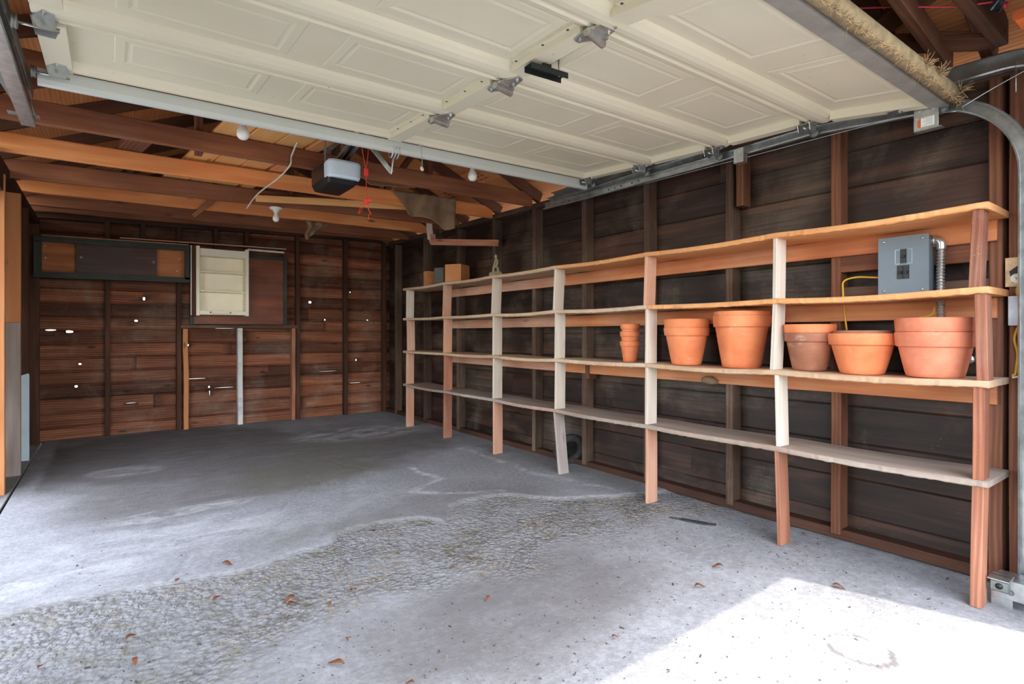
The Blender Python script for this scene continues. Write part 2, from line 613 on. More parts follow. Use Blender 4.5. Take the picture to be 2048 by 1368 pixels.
# ------------------------------------------------------------------ floor
def interp(poly, x):
    if x <= poly[0][0]: return poly[0][1]
    for (x0, y0), (x1, y1) in zip(poly, poly[1:]):
        if x <= x1:
            return y0 + (y1 - y0) * (x - x0) / (x1 - x0)
    return poly[-1][1]


FAR = [(-0.6, 2.80), (-0.1, 2.80), (0.2, 2.72), (0.47, 2.67), (0.85, 2.75), (1.05, 2.88), (1.2, 2.95), (1.43, 2.86), (1.53, 2.68), (1.62, 2.9), (1.8, 2.96), (2.08, 2.93), (2.3, 2.68), (2.5, 2.52), (2.85, 2.38), (3.2, 2.30)]
NEAR = [(-0.6, 1.7), (0.2, 1.85), (0.5, 2.08), (0.7, 2.2), (1.0, 2.16), (1.46, 2.05), (2.0, 2.12), (2.5, 2.08), (3.2, 2.0)]


def sstep(a, b, x):
    t = max(0.0, min(1.0, (x - a) / (b - a)))
    return t * t * (3 - 2 * t)


def blob(x, y, cx, cy, rx, ry, soft=0.4, jit=0.35):
    n = noise.noise(Vector((x * 1.7, y * 1.7, cx))) * jit + noise.noise(Vector((x * 6, y * 6, cy))) * jit * .4
    d = math.hypot((x - cx) / rx, (y - cy) / ry) + n
    return 1 - sstep(1 - soft, 1 + soft * .3, d)


def line_d(x, y, pts):
    best = 9
    for (x0, y0), (x1, y1) in zip(pts, pts[1:]):
        dx, dy = x1 - x0, y1 - y0
        t = max(0, min(1, ((x - x0) * dx + (y - y0) * dy) / (dx * dx + dy * dy)))
        best = min(best, math.hypot(x - x0 - t * dx, y - y0 - t * dy))
    return best


CRACKS = [[(0.20, 2.73), (0.27, 2.86), (0.33, 3.05), (0.6, 3.25), (0.82, 3.42), (1.12, 3.9), (1.5, 3.7)],
          [(1.45, 4.6), (1.52, 4.3), (1.62, 4.05)]]
TYRE = [(1.30, 2.02), (1.34, 1.9), (1.33, 1.75), (1.24, 1.6), (1.1, 1.52)]


def make_floor():
    x0, x1, y0, y1 = -0.50, 3.12, 0.10, 7.06
    ny = []
    y = y0
    while y < y1:
        ny.append(y); y += 0.012 + max(0, (y - 1.5)) * 0.006
    ny.append(y1)
    nx = 300
    vs = []; R = []; D = []; Wt = []; O = []
    for y in ny:
        for i in range(nx + 1):
            x = x0 + (x1 - x0) * i / nx
            p = Vector((x, y, 0))
            wob = noise.noise(p * 5) * 0.05 + noise.noise(p * 17) * 0.02
            yf = interp(FAR, x) + wob
            yn = interp(NEAR, x) + noise.noise(p * 3) * 0.18
            far = 1 - sstep(yf - 0.03, yf + 0.01, y)
            near = sstep(yn - 0.25, yn + 0.12, y)
            rough = far * near
            dens = 0.75 + 0.5 * noise.noise(p * 4)
            rough *= max(0.35, min(1, dens))
            z = 0.0
            slab = sstep(yf - 0.03, yf + 0.01, y)
            z += 0.014 * slab - 0.014
            if rough > 0.02:
                h = noise.noise(p * 24) * 0.5 + noise.noise(p * 55) * 0.35 + noise.noise(p * 110) * 0.2
                z += h * 0.011 * rough
            z += noise.noise(p * 1.1) * 0.004
            # cracks
            for c in CRACKS:
                d = line_d(x + noise.noise(p * 9) * .03, y, c)
                if d < 0.012:
                    z -= 0.005 * (1 - d / 0.012)
            # dark grimy zone at the back left, olive oil mark, dusty white drifts
            dark = 0
            if y > 3.0:
                dark = max(blob(x, y, 0.55, 5.6, 1.35, 1.75, .35), blob(x, y, 1.5, 5.2, 1.35, 1.3, .4), 0.9 * blob(x, y, 0.35, 4.2, 0.75, 0.65, .4))
                dark *= sstep(-0.42, -0.36, x + noise.noise(p * 2) * .03)
            dark = max(dark, 0.75 * blob(x, y, 1.35, 1.75, 0.75, 0.42, .6), 0.55 * blob(x, y, 1.7, 2.9, 0.9, 0.4, .6) * slab)
            d = line_d(x, y, TYRE)
            if d < 0.05:
                dark = max(dark, 0.8 * sstep(0.05, 0.03, d) * (1 if x > interp([(1.5, 1.1), (2.0, 1.3)], y) else .4))
            rd = math.hypot((x - 2.035), (y - 0.785) * 0.85)
            if abs(rd - 0.085) < 0.01 and noise.noise(p * 14) > -0.25:
                dark = max(dark, 0.85)
            olive = max(0.8 * blob(x, y, 1.25, 4.25, 0.6, 0.55, .5), 0.5 * blob(x, y, 1.55, 4.9, 0.55, 0.5, .5), 0.4 * blob(x, y, 2.85, 3.5, 0.3, 1.3, .5), 0.4 * blob(x, y, 0.9, 2.95, 0.4, 0.2, .5))
            wh = 0.5 * blob(x, y, 0.32, 3.75, 0.5, 0.12, .5) + 0.4 * blob(x, y, 0.12, 5.1, 0.25, 0.2, .5) + 0.7 * blob(x, y, 2.2, 5.6, 0.7, 0.5, .6)
            wh += 0.9 * (1 - sstep(0.0, 0.05, line_d(x + noise.noise(p * 6) * .06, y, [(1.9, 3.9), (1.95, 3.5), (1.6, 3.3), (1.95, 3.05), (2.1, 2.98)])))
            wh += 0.5 * (1 - sstep(0.0, 0.06, line_d(x + noise.noise(p * 5) * .05, y, [(2.62, 4.3), (2.58, 3.2), (2.75, 2.55)])))
            wh += 0.35 * blob(x, y, -0.1, 3.0, 0.55, 0.18, .6) + 0.45 * blob(x, y, 0.3, 3.3, 0.8, 0.35, .8)
            vs.append((x, y, z)); R.append(rough); D.append(min(1, dark)); Wt.append(min(1, wh)); O.append(min(1, olive))
    n = nx + 1
    fs = [(j * n + i, j * n + i + 1, (j + 1) * n + i + 1, (j + 1) * n + i) for j in range(len(ny) - 1) for i in range(nx)]
    me = bpy.data.meshes.new('floor')
    me.from_pydata(vs, [], fs)
    for nm, arr in (('rough', R), ('dark', D), ('white', Wt), ('olive', O)):
        me.attributes.new(nm, 'FLOAT', 'POINT').data.foreach_set('value', arr)
    me.polygons.foreach_set('use_smooth', [True] * len(fs))
    me.materials.append(M['concrete'])
    o = bpy.data.objects.new('floor', me)
    COL.objects.link(o)
    o['kind'] = 'structure'
    return o


floor = make_floor()
mb = MB(); mb.box((-1.2, -0.6, -0.16), (-0.515, 7.05, -0.004), 0.004)
structure(mb, 'trim_1', M['concrete'])                      # concrete kerb strip outside the slab joint
mb = MB(); mb.box((-14, -14, -0.30), (17, 20, -0.165)); structure(mb, 'ground', M['drive'])
mb = MB(); mb.box((-0.515, -10.0, -0.16), (4.2, 0.10, -0.016)); structure(mb, 'driveway', M['drive'])
mb = MB(); mb.box((-6, -6.0, -0.16), (-1.2, 7.0, -0.03)); structure(mb, 'side_path', M['drive'])

# ------------------------------------------------------------------ right wall
wr = MB()
z = -0.02
zz = []
hts = [0.13, 0.19, 0.185, 0.19, 0.19, 0.185, 0.19, 0.19, 0.185, 0.19, 0.19, 0.185]
for h in hts:
    ys = [0.15, random.uniform(1.8, 5.2), 7.05]
    for a, b in zip(ys, ys[1:]):
        wr.beam((3.111, a, z + h / 2), (3.111, b, z + h / 2), 0.022, h, c=0.006, segs=14, wob=0.0012)
    z += h
structure(wr, 'wall_right', M['wall_r'])
wall_right = bpy.data.objects['wall_right']
bk = MB(); bk.box((3.123, 0.15, -0.15), (3.14, 7.1, 2.16)); structure(bk, 'building_paper', M['rubber'], wall_right)


def plate_z(y):
    return interp([(0.2, 2.13), (3.5, 2.14), (5.0, 2.165), (7.0, 2.225)], y)


top = MB()
top.beam((3.053, 0.36, plate_z(0.4) + 0.02), (3.053, 3.5, plate_z(3.5) + 0.02), 0.09, 0.045, segs=8, wob=0.004)
top.beam((3.053, 3.5, plate_z(3.5) + 0.02), (3.053, 7.0, plate_z(7) + 0.02), 0.09, 0.045, segs=10, wob=0.005)
structure(top, 'top_plate', M['stud_r'], wall_right)
tb = MB(); tb.beam((3.111, 3.5, 2.158), (3.111, 7.05, 2.214), 0.024, 0.085, c=0.004, segs=8); structure(tb, 'frieze_board', M['wall_r'], wall_right)
bot = MB(); bot.beam((3.06, 0.36, 0.02), (3.06, 7.0, 0.02), 0.075, 0.05, segs=10, wob=0.006)
structure(bot, 'sill_plate', M['stud_b'], wall_right)
SR = [(5.82, 'stud_r'), (5.05, 'stud_r'), (4.37, 'stud_r'), (3.75, 'stud_r'), (3.12, 'stud_r'), (2.50, 'stud_r'), (1.87, 'stud_r'), (1.27, 'stud_red'), (0.64, 'stud_red')]
for y, m in SR:
    s_ = MB()
    s_.beam((3.056, y, 0.02), (3.056, y, plate_z(y)), 0.047, 0.09, (1, 0, 0), 0.004, 10, 0.004, r=random.uniform(.3, .8))
    structure(s_, 'stud', M[m], wall_right)
# doubled studs and short blocks nailed to them
for (y, z0, z1, m, x) in [(1.79, 1.80, 2.13, 'stud_red', 3.03), (0.575, 0.0, 2.13, 'stud_red', 3.056), (6.62, 0.0, 2.2, 'stud_r', 3.056), (3.05, 0.70, 0.84, 'stud_red', 3.02)]:
    s_ = MB(); s_.beam((x, y, z0), (x, y, z1), 0.045, 0.085, (1, 0, 0), 0.004, 8, 0.004)
    structure(s_, 'stud_block' if z1 - z0 < .5 else 'stud', M[m], wall_right)

# ------------------------------------------------------------------ back wall
wb = MB()
z = -0.02
while z < 3.15:
    h = random.choice([0.132, 0.137, 0.14, 0.145])
    ys = [-0.66, random.uniform(0.2, 2.4), 3.12]
    for a, b in zip(ys, ys[1:]):
        off = Vector((random.uniform(0, 99), 0, 0))
        rr = random.random()
        w2 = [(-0.012, h / 2), (-0.003, h / 2 - 0.001), (0.008, h / 2 - 0.016), (0.019, 0.0), (0.014, -h / 2 + 0.022), (-0.004, -h / 2 + 0.003), (-0.002, -h / 2 - 0.008), (-0.012, -h / 2 - 0.008)]
        n = 16
        fr = []
        vs = []
        for i in range(n + 1):
            t = i / n
            x = a + (b + 0.004 - a) * t
            dz = noise.noise(off + Vector((x * 1.6, z, 0))) * 0.0035
            dy = noise.noise(off + Vector((x * 2.1, z, 5))) * 0.003
            fr.append(((x, 7.022 - dy, z + h / 2 + dz), (0, -1, 0), (0, 0, 1)))
        o0 = len(wb.v)
        wb.sweep(w2, fr, True, False, rr)
        for k in range(o0, len(wb.v)):
            g = wb.g[k]
            wb.g[k] = (g[0] + off.x, g[2] + off.x * 1.3, g[1])
    z += h
wall_back = structure(wb, 'wall_back', M['wall_b'])
# knot holes and splits that let the daylight in: cut right through the boards
HOLES = [(-0.254, 0.517, .014, .012), (-0.223, 0.742, .013, .010), (-0.305, 1.068, .03, .012), (-0.45, 1.084, .045, .005), (0.313, 1.42, .010, .018), (0.243, 1.185, .016, .008),
         (0.714, 0.922, .013, .012), (0.924, 0.445, .010, .012), (0.930, 0.375, .004, .035), (2.042, 1.441, .02, .014), (2.635, 0.70, .012, .014), (2.229, 1.225, .010, .008),
         (2.555, 1.59, .010, .008), (2.793, 1.23, .012, .006), (0.78, 0.545, .12, .0028), (1.08, 0.43, .12, .0028), (0.20, 0.318, .06, .003), (2.25, 0.569, .14, .0018), (1.06, 1.112, .12, .003),
         (2.62, 0.40, .08, .002)]
cut = MB()
for (x, z, rx, rz) in HOLES:
    n = 12
    poly = []
    for k in range(n):
        t = 2 * math.pi * k / n
        q = 1 + noise.noise(Vector((x * 9, z * 9, k))) * .35
        poly.append((rx * math.cos(t) * q, rz * math.sin(t) * q))
    cut.prism(poly, (x, 6.9, z), (1, 0, 0), (0, 0, 1), (0, 1, 0), 0.3)
co = cut.build('cutter', M['black'])
bo = wall_back.modifiers.new('cut', 'BOOLEAN')
bo.object = co
bo.operation = 'DIFFERENCE'
bo.solver = 'EXACT'
bo.use_self = True
bpy.context.view_layer.update()
dg = bpy.context.evaluated_depsgraph_get()
nm = bpy.data.meshes.new_from_object(wall_back.evaluated_get(dg))
wall_back.modifiers.clear()
wall_back.data = nm
bpy.data.objects.remove(co)


def bplate(x):
    return 2.175 + (x + 0.56) * 0.030


pl = MB(); pl.beam((-0.6, 6.975, bplate(-.6) + 0.02), (3.0, 6.975, bplate(3.0) + 0.02), 0.085, 0.055, segs=10, wob=0.005)
structure(pl, 'top_plate', M['stud_b'], wall_back)
for x, m in [(-0.555, 'stud_b'), (0.0, 'stud_b'), (0.625, 'stud_b'), (1.875, 'stud_b'), (2.47, 'stud_b'), (3.0, 'stud_b')]:
    s_ = MB(); s_.beam((x, 6.968, 0.0), (x, 6.968, bplate(x)), 0.085, 0.045, (1, 0, 0), 0.004, 10, 0.004)
    structure(s_, 'stud', M[m], wall_back)
# short studs under and over the window board
s_ = MB(); s_.beam((1.232, 6.965, 0.0), (1.23, 6.965, 1.12), 0.085, 0.052, (1, 0, 0), 0.004, 10, 0.006); structure(s_, 'white_stud', M['wht_stud'], wall_back)['label'] = 'stud with peeling white paint'
s_ = MB(); s_.beam((0.69, 6.962, 0.0), (0.682, 6.962, 1.10), 0.085, 0.048, (1, 0, 0), 0.004, 10, 0.010); structure(s_, 'stud', M['post_left'], wall_back)
s_ = MB(); s_.beam((1.822, 6.962, 0.0), (1.822, 6.962, 1.12), 0.085, 0.042, (1, 0, 0), 0.004, 10, 0.005); structure(s_, 'stud', M['up_red'], wall_back)
for x in (0.98, 1.30, 0.3, 2.2):
    s_ = MB(); s_.beam((x, 6.968, 1.96), (x, 6.968, bplate(x)), 0.085, 0.045, (1, 0, 0), 0.004, 3, 0.003)
    if x != 2.2: structure(s_, 'short_stud', M['stud_b'], wall_back)
# window sill framing and boarded window
sill = MB(); sill.beam((0.64, 6.955, 1.128), (1.86, 6.955, 1.128), 0.10, 0.035, segs=8, wob=0.005)
structure(sill, 'window_sill', M['stud_r'], wall_back)
gp = MB()                                                       # gable verticals over the plate
gp.beam((1.3, 6.96, 2.28), (1.3, 6.96, 3.0), 0.045, 0.085, (1, 0, 0), segs=4, wob=.003)
structure(gp, 'gable_stud', M['stud_b'], wall_back)

# ------------------------------------------------------------------ left wall
wl = MB()


def lboards(y0, y1, z0, z1):
    z = z0
    while z < z1 - 0.01:
        h = min(0.19, z1 - z)
        wl.beam((-0.631, y0, z + h / 2), (-0.631, y1 - 0.002, z + h / 2), 0.022, h + 0.001, c=0.004, segs=10, wob=0.002)
        z += h


lboards(4.7, 7.05, -0.02, 2.15)
lboards(0.25, 2.0, -0.02, 2.15)
lboards(2.0, 4.7, 2.02, 2.15)
wall_left = structure(wl, 'wall_left', M['wall_r'])
pl = MB(); pl.beam((-0.575, 0.36, 2.12), (-0.575, 7.0, 2.12), 0.09, 0.06, segs=14, wob=0.005)
structure(pl, 'top_plate', M['stud_b'], wall_left)
hd = MB(); hd.beam((-0.575, 2.0, 2.02), (-0.575, 4.7, 2.02), 0.09, 0.14, segs=8, wob=0.003)
structure(hd, 'side_door_header', M['stud_b'], wall_left)
for y, m, x, w in [(4.86, 'post_left', -0.59, .10), (6.05, 'stud_b', -0.572, .09), (6.86, 'stud_b', -0.565, .09), (0.9, 'stud_b', -0.575, .09), (2.0, 'stud_b', -0.575, .09)]:
    s_ = MB(); s_.beam((x, y, -0.004), (x, y, 2.09), 0.045, w, (1, 0, 0), 0.004, 10, 0.003, r=.6)
    structure(s_, 'stud', M[m], wall_left)
for z0, z1, m in ((-0.004, 1.13, 'up_grey'), (1.132, 2.09, 'post_left')):
    s_ = MB(); s_.beam((-0.567, 5.46, z0), (-0.567, 5.46, z1), 0.045, 0.095, (1, 0, 0), 0.004, 8, 0.003, r=.5)
    structure(s_, 'stud', M[m], wall_left)
pn = MB(); pn.prism([(0, 0), (0.095, 0.0), (0.095, 0.70), (0.09, 0.72), (0, 0.69)], (-0.615, 6.02, 0.0), (1, 0, 0), (0, 0, 1), (0, 1, 0), -0.012)  # thin board added over the stud; its colour carries the bluish light there
single(pn, 'bluish_light_board', M['bluewhite'], 'pale blue-white board added over the left wall stud foot for its bluish daylight', 'board')

# ------------------------------------------------------------------ front wall, out of the frame
fw = MB()
fw.box((2.70, 0.25, -0.1), (3.13, 0.36, 2.14)); fw.box((-0.64, 0.25, -0.1), (-0.15, 0.36, 2.0))
fw.prism([(-0.7, 1.97), (2.70, 2.14), (3.2, 2.14), (3.2, 2.32), (1.27, 3.16), (-0.7, 2.30)], (0, 0.36, 0), (1, 0, 0), (0, 0, 1), (0, -1, 0), 0.11)
structure(fw, 'wall_front', M['wall_r'])

# ------------------------------------------------------------------ roof: sheathing, rafters, webs
RZ = 3.10; RX = 1.27; EZ = 2.27
rs = MB()
for sgn, xe in ((1, 3.30), (-1, -0.76)):
    ez = EZ - 0.06
    n = 12
    d = Vector((xe - RX, 0, ez - RZ))
    for i in range(n):                                         # boards / plywood strips running along the garage
        a = Vector((RX, 0, RZ)) + d * (i / n)
        b = Vector((RX, 0, RZ)) + d * ((i + 1) / n)
        m = (a + b) / 2
        wdt = (b - a).length
        nrm = Vector((d.z, 0, -d.x)).normalized()
        if nrm.z < 0: nrm = -nrm
        m2 = m + nrm * 0.012
        rs.beam((m2.x, 0.26, m2.z), (m2.x, 7.12, m2.z), wdt, 0.018, nrm, 0.001, 1, 0)
ceiling = structure(rs, 'ceiling', M['roof'])
rf = MB(); rf.box((1.25, 0.37, 2.98), (1.29, 7.0, 3.09)); structure(rf, 'ridge_board', M['rafter'], ceiling)
for i, y in enumerate([0.62, 1.24, 1.86, 2.48, 3.10, 3.71, 4.32, 4.93, 5.55, 6.15, 6.80]):
    for sgn, xe in ((1, 3.09), (-1, -0.60)):
        ez = EZ
        a = Vector((RX + sgn * .03, y + 0.05, RZ - 0.055)); b = Vector((xe, y + 0.05, ez - 0.022))
        r_ = MB(); r_.beam(a, b, 0.042, 0.09, (0, 0, 1), 0.003, 8, 0.004)
        structure(r_, 'rafter', M['rafter'] if (i + sgn) % 4 else M['stud_red'], ceiling)
# truss webs
for (a, b, m) in [((0.45, 3.84, 2.15), (0.45, 3.84, 2.84), 'stud_red'), ((0.14, 5.045, 2.16), (0.14, 5.045, 2.75), 'stud_red'),
                  ((0.62, 5.62, 2.10), (0.95, 5.50, 2.45), 'joist_dark'), ((1.9, 4.42, 2.25), (2.15, 4.42, 2.6), 'rafter'), ((2.0, 3.80, 2.25), (2.0, 3.80, 2.7), 'stud_red'),
                  ((1.28, 3.80, 2.2), (1.28, 3.80, 3.0), 'rafter'), ((1.28, 4.98, 2.2), (1.28, 4.98, 3.0), 'rafter'), ((1.75, 0.98, 2.80), (3.02, 0.98, 2.27), 'rafter'), ((2.2, 1.7, 2.42), (2.98, 0.62, 2.27), 'stud_red'), ((2.55, 0.50, 2.46), (2.86, 1.45, 2.30), 'rafter'), ((2.05, 0.75, 2.30), (3.0, 0.80, 2.25), 'stud_red')]:
    w_ = MB(); w_.beam(a, b, 0.04, 0.09, (0, 1, 0) if abs(a[2] - b[2]) > .05 else (0, 0, 1), 0.003, 4, 0.003)
    structure(w_, 'truss_web', M[m], ceiling)

# ------------------------------------------------------------------ ceiling joists (each a thing)
JO = [(3.12, 2.170, 2.208, 'joist_dark', 'brown ceiling joist just behind the raised garage door that carries two bare bulbs', 0.09),
      (3.77, 2.145, 2.170, 'joist_dark', 'dark brown ceiling joist, foremost full one behind the raised door', 0.118),
      (4.39, 2.125, 2.172, 'joist_or', 'bright orange ceiling joist with knots, next behind the foremost dark joist', 0.115),
      (5.00, 2.105, 2.190, 'joist_dark', 'grey-brown ceiling joist between the two bright orange joists', 0.125),
      (5.62, 2.140, 2.205, 'joist_or', 'bright orange ceiling joist farther from the door, its end split', 0.105),
      (6.22, 2.15, 2.215, 'joist_dark', 'dim brown ceiling joist behind the farther orange joist', 0.12),
      (6.80, 2.20, 2.28, 'joist_dark', 'dark ceiling joist close in front of the back wall gable', 0.12)]
for y, zl, zr, m, lb, h in JO:
    j = MB(); j.beam((-0.60, y, zl + h / 2), (3.0, y, zr + h / 2), 0.042, h, segs=16, wob=0.006, c=0.005, r=0.5)
    single(j, 'ceiling_joist', M[m], lb, 'ceiling joist')
for k, (y, z_) in enumerate([(0.62, 2.24), (1.24, 2.24), (1.86, 2.24), (2.48, 2.24)]):
    j = MB(); j.beam((-0.60, y, z_ + 0.07), (3.0, y, z_ + 0.07), 0.042, 0.12, segs=8, wob=0.004)
    structure(j, 'joist', M['rafter'], ceiling)

# planks lying across the joists
PK = [((0.68, 3.18, 2.292), (0.42, 5.10, 2.275)), ((0.86, 3.2, 2.294), (0.60, 5.05, 2.278)), ((1.035, 3.22, 2.296), (0.775, 5.02, 2.282))]
PLB = ['yellow pine plank lying over the joists, leftmost of the stored planks', 'yellow pine plank over the joists, middle one of the three stored planks',
       'yellow pine plank over the joists, rightmost of the three stored planks']
for (a, b), lb in zip(PK, PLB):
    p_ = MB(); p_.beam(a, b, 0.165, 0.02, segs=6, wob=0.003, c=0.003)
    single(p_, 'plank', M['plank'], lb, 'plank', 'planks stored across the joists')
p_ = MB(); p_.beam((1.18, 3.2, 2.300), (0.915, 5.15, 2.285), 0.085, 0.04, segs=8, wob=0.004)
single(p_, 'timber_offcut', M['lightblock'], 'split pale two-by-four lying slantwise across the joists by the opener', 'lumber')
p_ = MB(); p_.beam((1.0, 4.962, 2.185), (2.36, 4.43, 2.19), 0.03, 0.055, segs=6, wob=0.003)
p2_ = MB(); p2_.beam((0.0, 5.06, 2.268), (0.17, 4.10, 2.27), 0.13, 0.04, segs=5, wob=0.003)
single(p2_, 'timber_offcut', M['stud_red'], 'short thick brown board lying across the joists left of the yellow planks', 'lumber')
sc_ = thing('timber_offcut', 'long yellow board with a paper sticker lying over the joists beneath the opener', 'lumber')
p_.build('board', M['plank'], sc_)
st_ = MB(); st_.beam((2.25, 4.455, 2.19), (2.33, 4.424, 2.19), 0.002, 0.03, c=0.0004); st_.build('sticker', M['label'], sc_)
settle(sc_)

# ------------------------------------------------------------------ garage door (raised)
door = thing('door_1', None, None, kind='structure')
DY = [2.93, 2.40, 1.86, 1.32, 0.77]
DZ = [2.200, 2.165, 2.135, 2.115, 2.030]
XL, XR = -0.20, 2.85


def dz(x):
    return (x - 2.85) * 0.018


def dpoint(i, x, dy, down):
    """point on section i: dy metres from its far edge, 'down' metres below the face"""
    y0, y1, z0, z1 = DY[i], DY[i + 1], DZ[i], DZ[i + 1]
    L = math.hypot(y0 - y1, z0 - z1)
    ey = (y1 - y0) / L; ez = (z1 - z0) / L
    ny, nz = ez, -ey                                            # points up
    if nz < 0: ny, nz = -ny, -nz
    return Vector((x, y0 + ey * dy - ny * down, z0 + ez * dy - nz * down + dz(x)))


def dL(i):
    return math.hypot(DY[i] - DY[i + 1], DZ[i] - DZ[i + 1])


for i in range(4):
    L = dL(i)
    if i == 0:
        prof = [(0.0, -0.045), (0.0, 0.0), (0.012, 0.012), (0.035, 0.012), (0.04, 0.0), (0.055, -0.012), (0.062, -0.022)]
    else:
        prof = [(0.002, -0.045), (0.002, 0.006), (0.006, 0.012), (0.012, 0.012), (0.016, 0.004), (0.022, 0.002), (0.034, 0.010), (0.055, 0.014), (0.078, 0.013), (0.10, 0.006), (0.118, -0.008), (0.125, -0.022)]
    prof += [(L - 0.024, -0.022), (L - 0.020, 0.0), (L - 0.006, 0.002), (L - 0.002, -0.004), (L - 0.002, -0.045)]
    sec = MB()
    xs = [XL + (XR - XL) * k / 24 for k in range(25)]
    vs = []; fs = []
    n = len(prof)
    for x in xs:
        for dy, dn in prof:
            vs.append(dpoint(i, x, dy, dn))
    for a in range(24):
        for k in range(n):
            k2 = (k + 1) % n
            fs.append((a * n + k, a * n + k2, (a + 1) * n + k2, (a + 1) * n + k))
    fs.append(tuple(range(n))); fs.append(tuple(24 * n + k for k in range(n)))
    sec._add(vs, fs, [(p.x, p.y, p.z) for p in vs], 0.5)
    so = sec.build('door_section', M['door'], door)
    # embossed panels
    em = MB()
    for (px0, px1) in [(0.02, 0.56), (0.70, 1.26), (1.42, 1.98), (2.12, 2.68)]:
        rect = [(px0, px1, 0.165, L - 0.06)]
        rings = [(0, -0.0212), (0.005, -0.0182), (0.034, -0.0168), (0.044, -0.0208), (0.050, -0.0208), (0.060, -0.0180), (0.11, -0.0195)]
        vs = []; fs = []
        for (o_, dn) in rings:
            x0, x1, y0, y1 = px0 + o_, px1 - o_, 0.165 + o_, L - 0.06 - o_
            for (x, y) in ((x0, y0), (x1, y0), (x1, y1), (x0, y1)):
                vs.append(dpoint(i, x, y, dn))
        for a in range(len(rings) - 1):
            for k in range(4):
                k2 = (k + 1) % 4
                fs.append((a * 4 + k, a * 4 + k2, a * 4 + 4 + k2, a * 4 + 4 + k))
        b_ = (len(rings) - 1) * 4
        fs.append((b_, b_ + 1, b_ + 2, b_ + 3))
        em._add(vs, fs, [(p.x, p.y, p.z) for p in vs], 0.5)
    em.build('embossed_panel', M['door'], so)
    # stiles
    for (x0, x1, dn, nm_) in ((1.285, 1.365, 0.016, 'center_stile'), (XL, XL + 0.085, 0.012, 'end_stile'), (XR - 0.055, XR, 0.016, 'end_stile')):
        stl = MB()
        a0 = 0.0 if i == 0 else 0.118
        vs = [dpoint(i, x, y, d_) for d_ in (-0.03, dn) for (x, y) in ((x0, a0), (x1, a0), (x1, L - 0.03), (x0, L - 0.03))]
        stl._add(vs, [(0, 1, 2, 3), (4, 5, 6, 7), (0, 1, 5, 4), (1, 2, 6, 5), (2, 3, 7, 6), (3, 0, 4, 7)], [tuple(v) for v in vs], .5)
        # flange with screw holes beside the centre stile
        if nm_ == 'center_stile':
            vs = [dpoint(i, x, y, d_) for d_ in (-0.03, -0.008) for (x, y) in ((x0 - 0.018, a0 + .03), (x0, a0 + .03), (x0, L - 0.04), (x0 - 0.018, L - 0.04))]
            stl._add(vs, [(0, 1, 2, 3), (4, 5, 6, 7), (0, 1, 5, 4), (1, 2, 6, 5), (2, 3, 7, 6), (3, 0, 4, 7)], [tuple(v) for v in vs], .5)
        stl.build(nm_, M['door'], so)
        if nm_ == 'center_stile':
            hl = MB()
            for q in (0.3, 0.6, 0.85):
                p = dpoint(i, x0 - 0.009, L * q, -0.0075)
                hl.lathe([(0.0, -0.001), (0.005, -0.001), (0.005, 0.0), (0, 0.0)], p, (0, 0, 1), 8)
            hl.build('screw', M['black'], so)

# brace across the top edge of the door
br = MB()
fr = []
for k in range(9):
    x = XL - 0.03 + (XR - XL + 0.05) * k / 8
    fr.append(((x, 2.935, 2.190 + dz(x)), (0, 1, 0), (0, 0, 1)))
br.sweep([(0.004, 0.0), (0.0, -0.045), (0.004, -0.064), (0.014, -0.068), (0.030, -0.066), (0.034, -0.060), (0.014, -0.060), (0.010, -0.045), (0.012, 0.0)], fr)
br.build('stiffening_strut', M['brace'], door)


def bolt(mb, p, ax=(0, 0, -1), r=0.008):
    mb.lathe([(0, 0), (r * 1.7, 0), (r * 1.7, 0.002), (r, 0.002), (r, 0.008), (0, 0.009)], p, ax, 8, smooth=False)


def centre_hinge(p, yaw=0.0, s=1.0):
    """stamped hinge: two triangular leaves and a barrel, hanging under the stile"""
    p = Vector(p)
    h = MB()
    R_ = Matrix.Rotation(yaw, 3, 'Z')
    def T(a, b): return R_ @ Vector((a * s, b * s, 0))
    A = R_ @ Vector((s, 0, 0)); B = R_ @ Vector((0, s, 0)); N = Vector((0, 0, -1))
    h.prism([(-0.032, -0.004), (0.034, -0.004), (0.030, -0.03), (0.010, -0.078), (-0.010, -0.078), (-0.030, -0.03)], p, A, B, N, 0.003)
    h.prism([(-0.034, 0.004), (0.032, 0.004), (0.030, 0.02), (0.010, 0.062), (-0.008, 0.062), (-0.030, 0.02)], p, A, B, N, 0.003)
    h.prism([(-0.036, -0.02), (0.036, -0.02), (0.036, 0.012), (-0.036, 0.012)], p + Vector((0, 0, -0.003)), A, B, N, 0.010)
    c = p + Vector((0, 0, -0.018))
    h.lathe([(0, -0.042 * s), (0.011 * s, -0.042 * s), (0.011 * s, 0.042 * s), (0, 0.042 * s)], c, A, 14, smooth=False)
    o = h.build('hinge', M['galv'], door)
    b_ = MB()
    for (a, q) in ((0, -0.062), (0.0, 0.05), (0.018, -0.03), (-0.018, 0.028)):
        bolt(b_, p + T(a, q) + Vector((0, 0, -0.003)), (0, 0, -1), 0.006)
    b_.build('bolt', M['galv'], o)
    return o


for i in (1, 2, 3):
    centre_hinge(dpoint(i, 1.33, 0.0, 0.018), 0.25, 1.25)


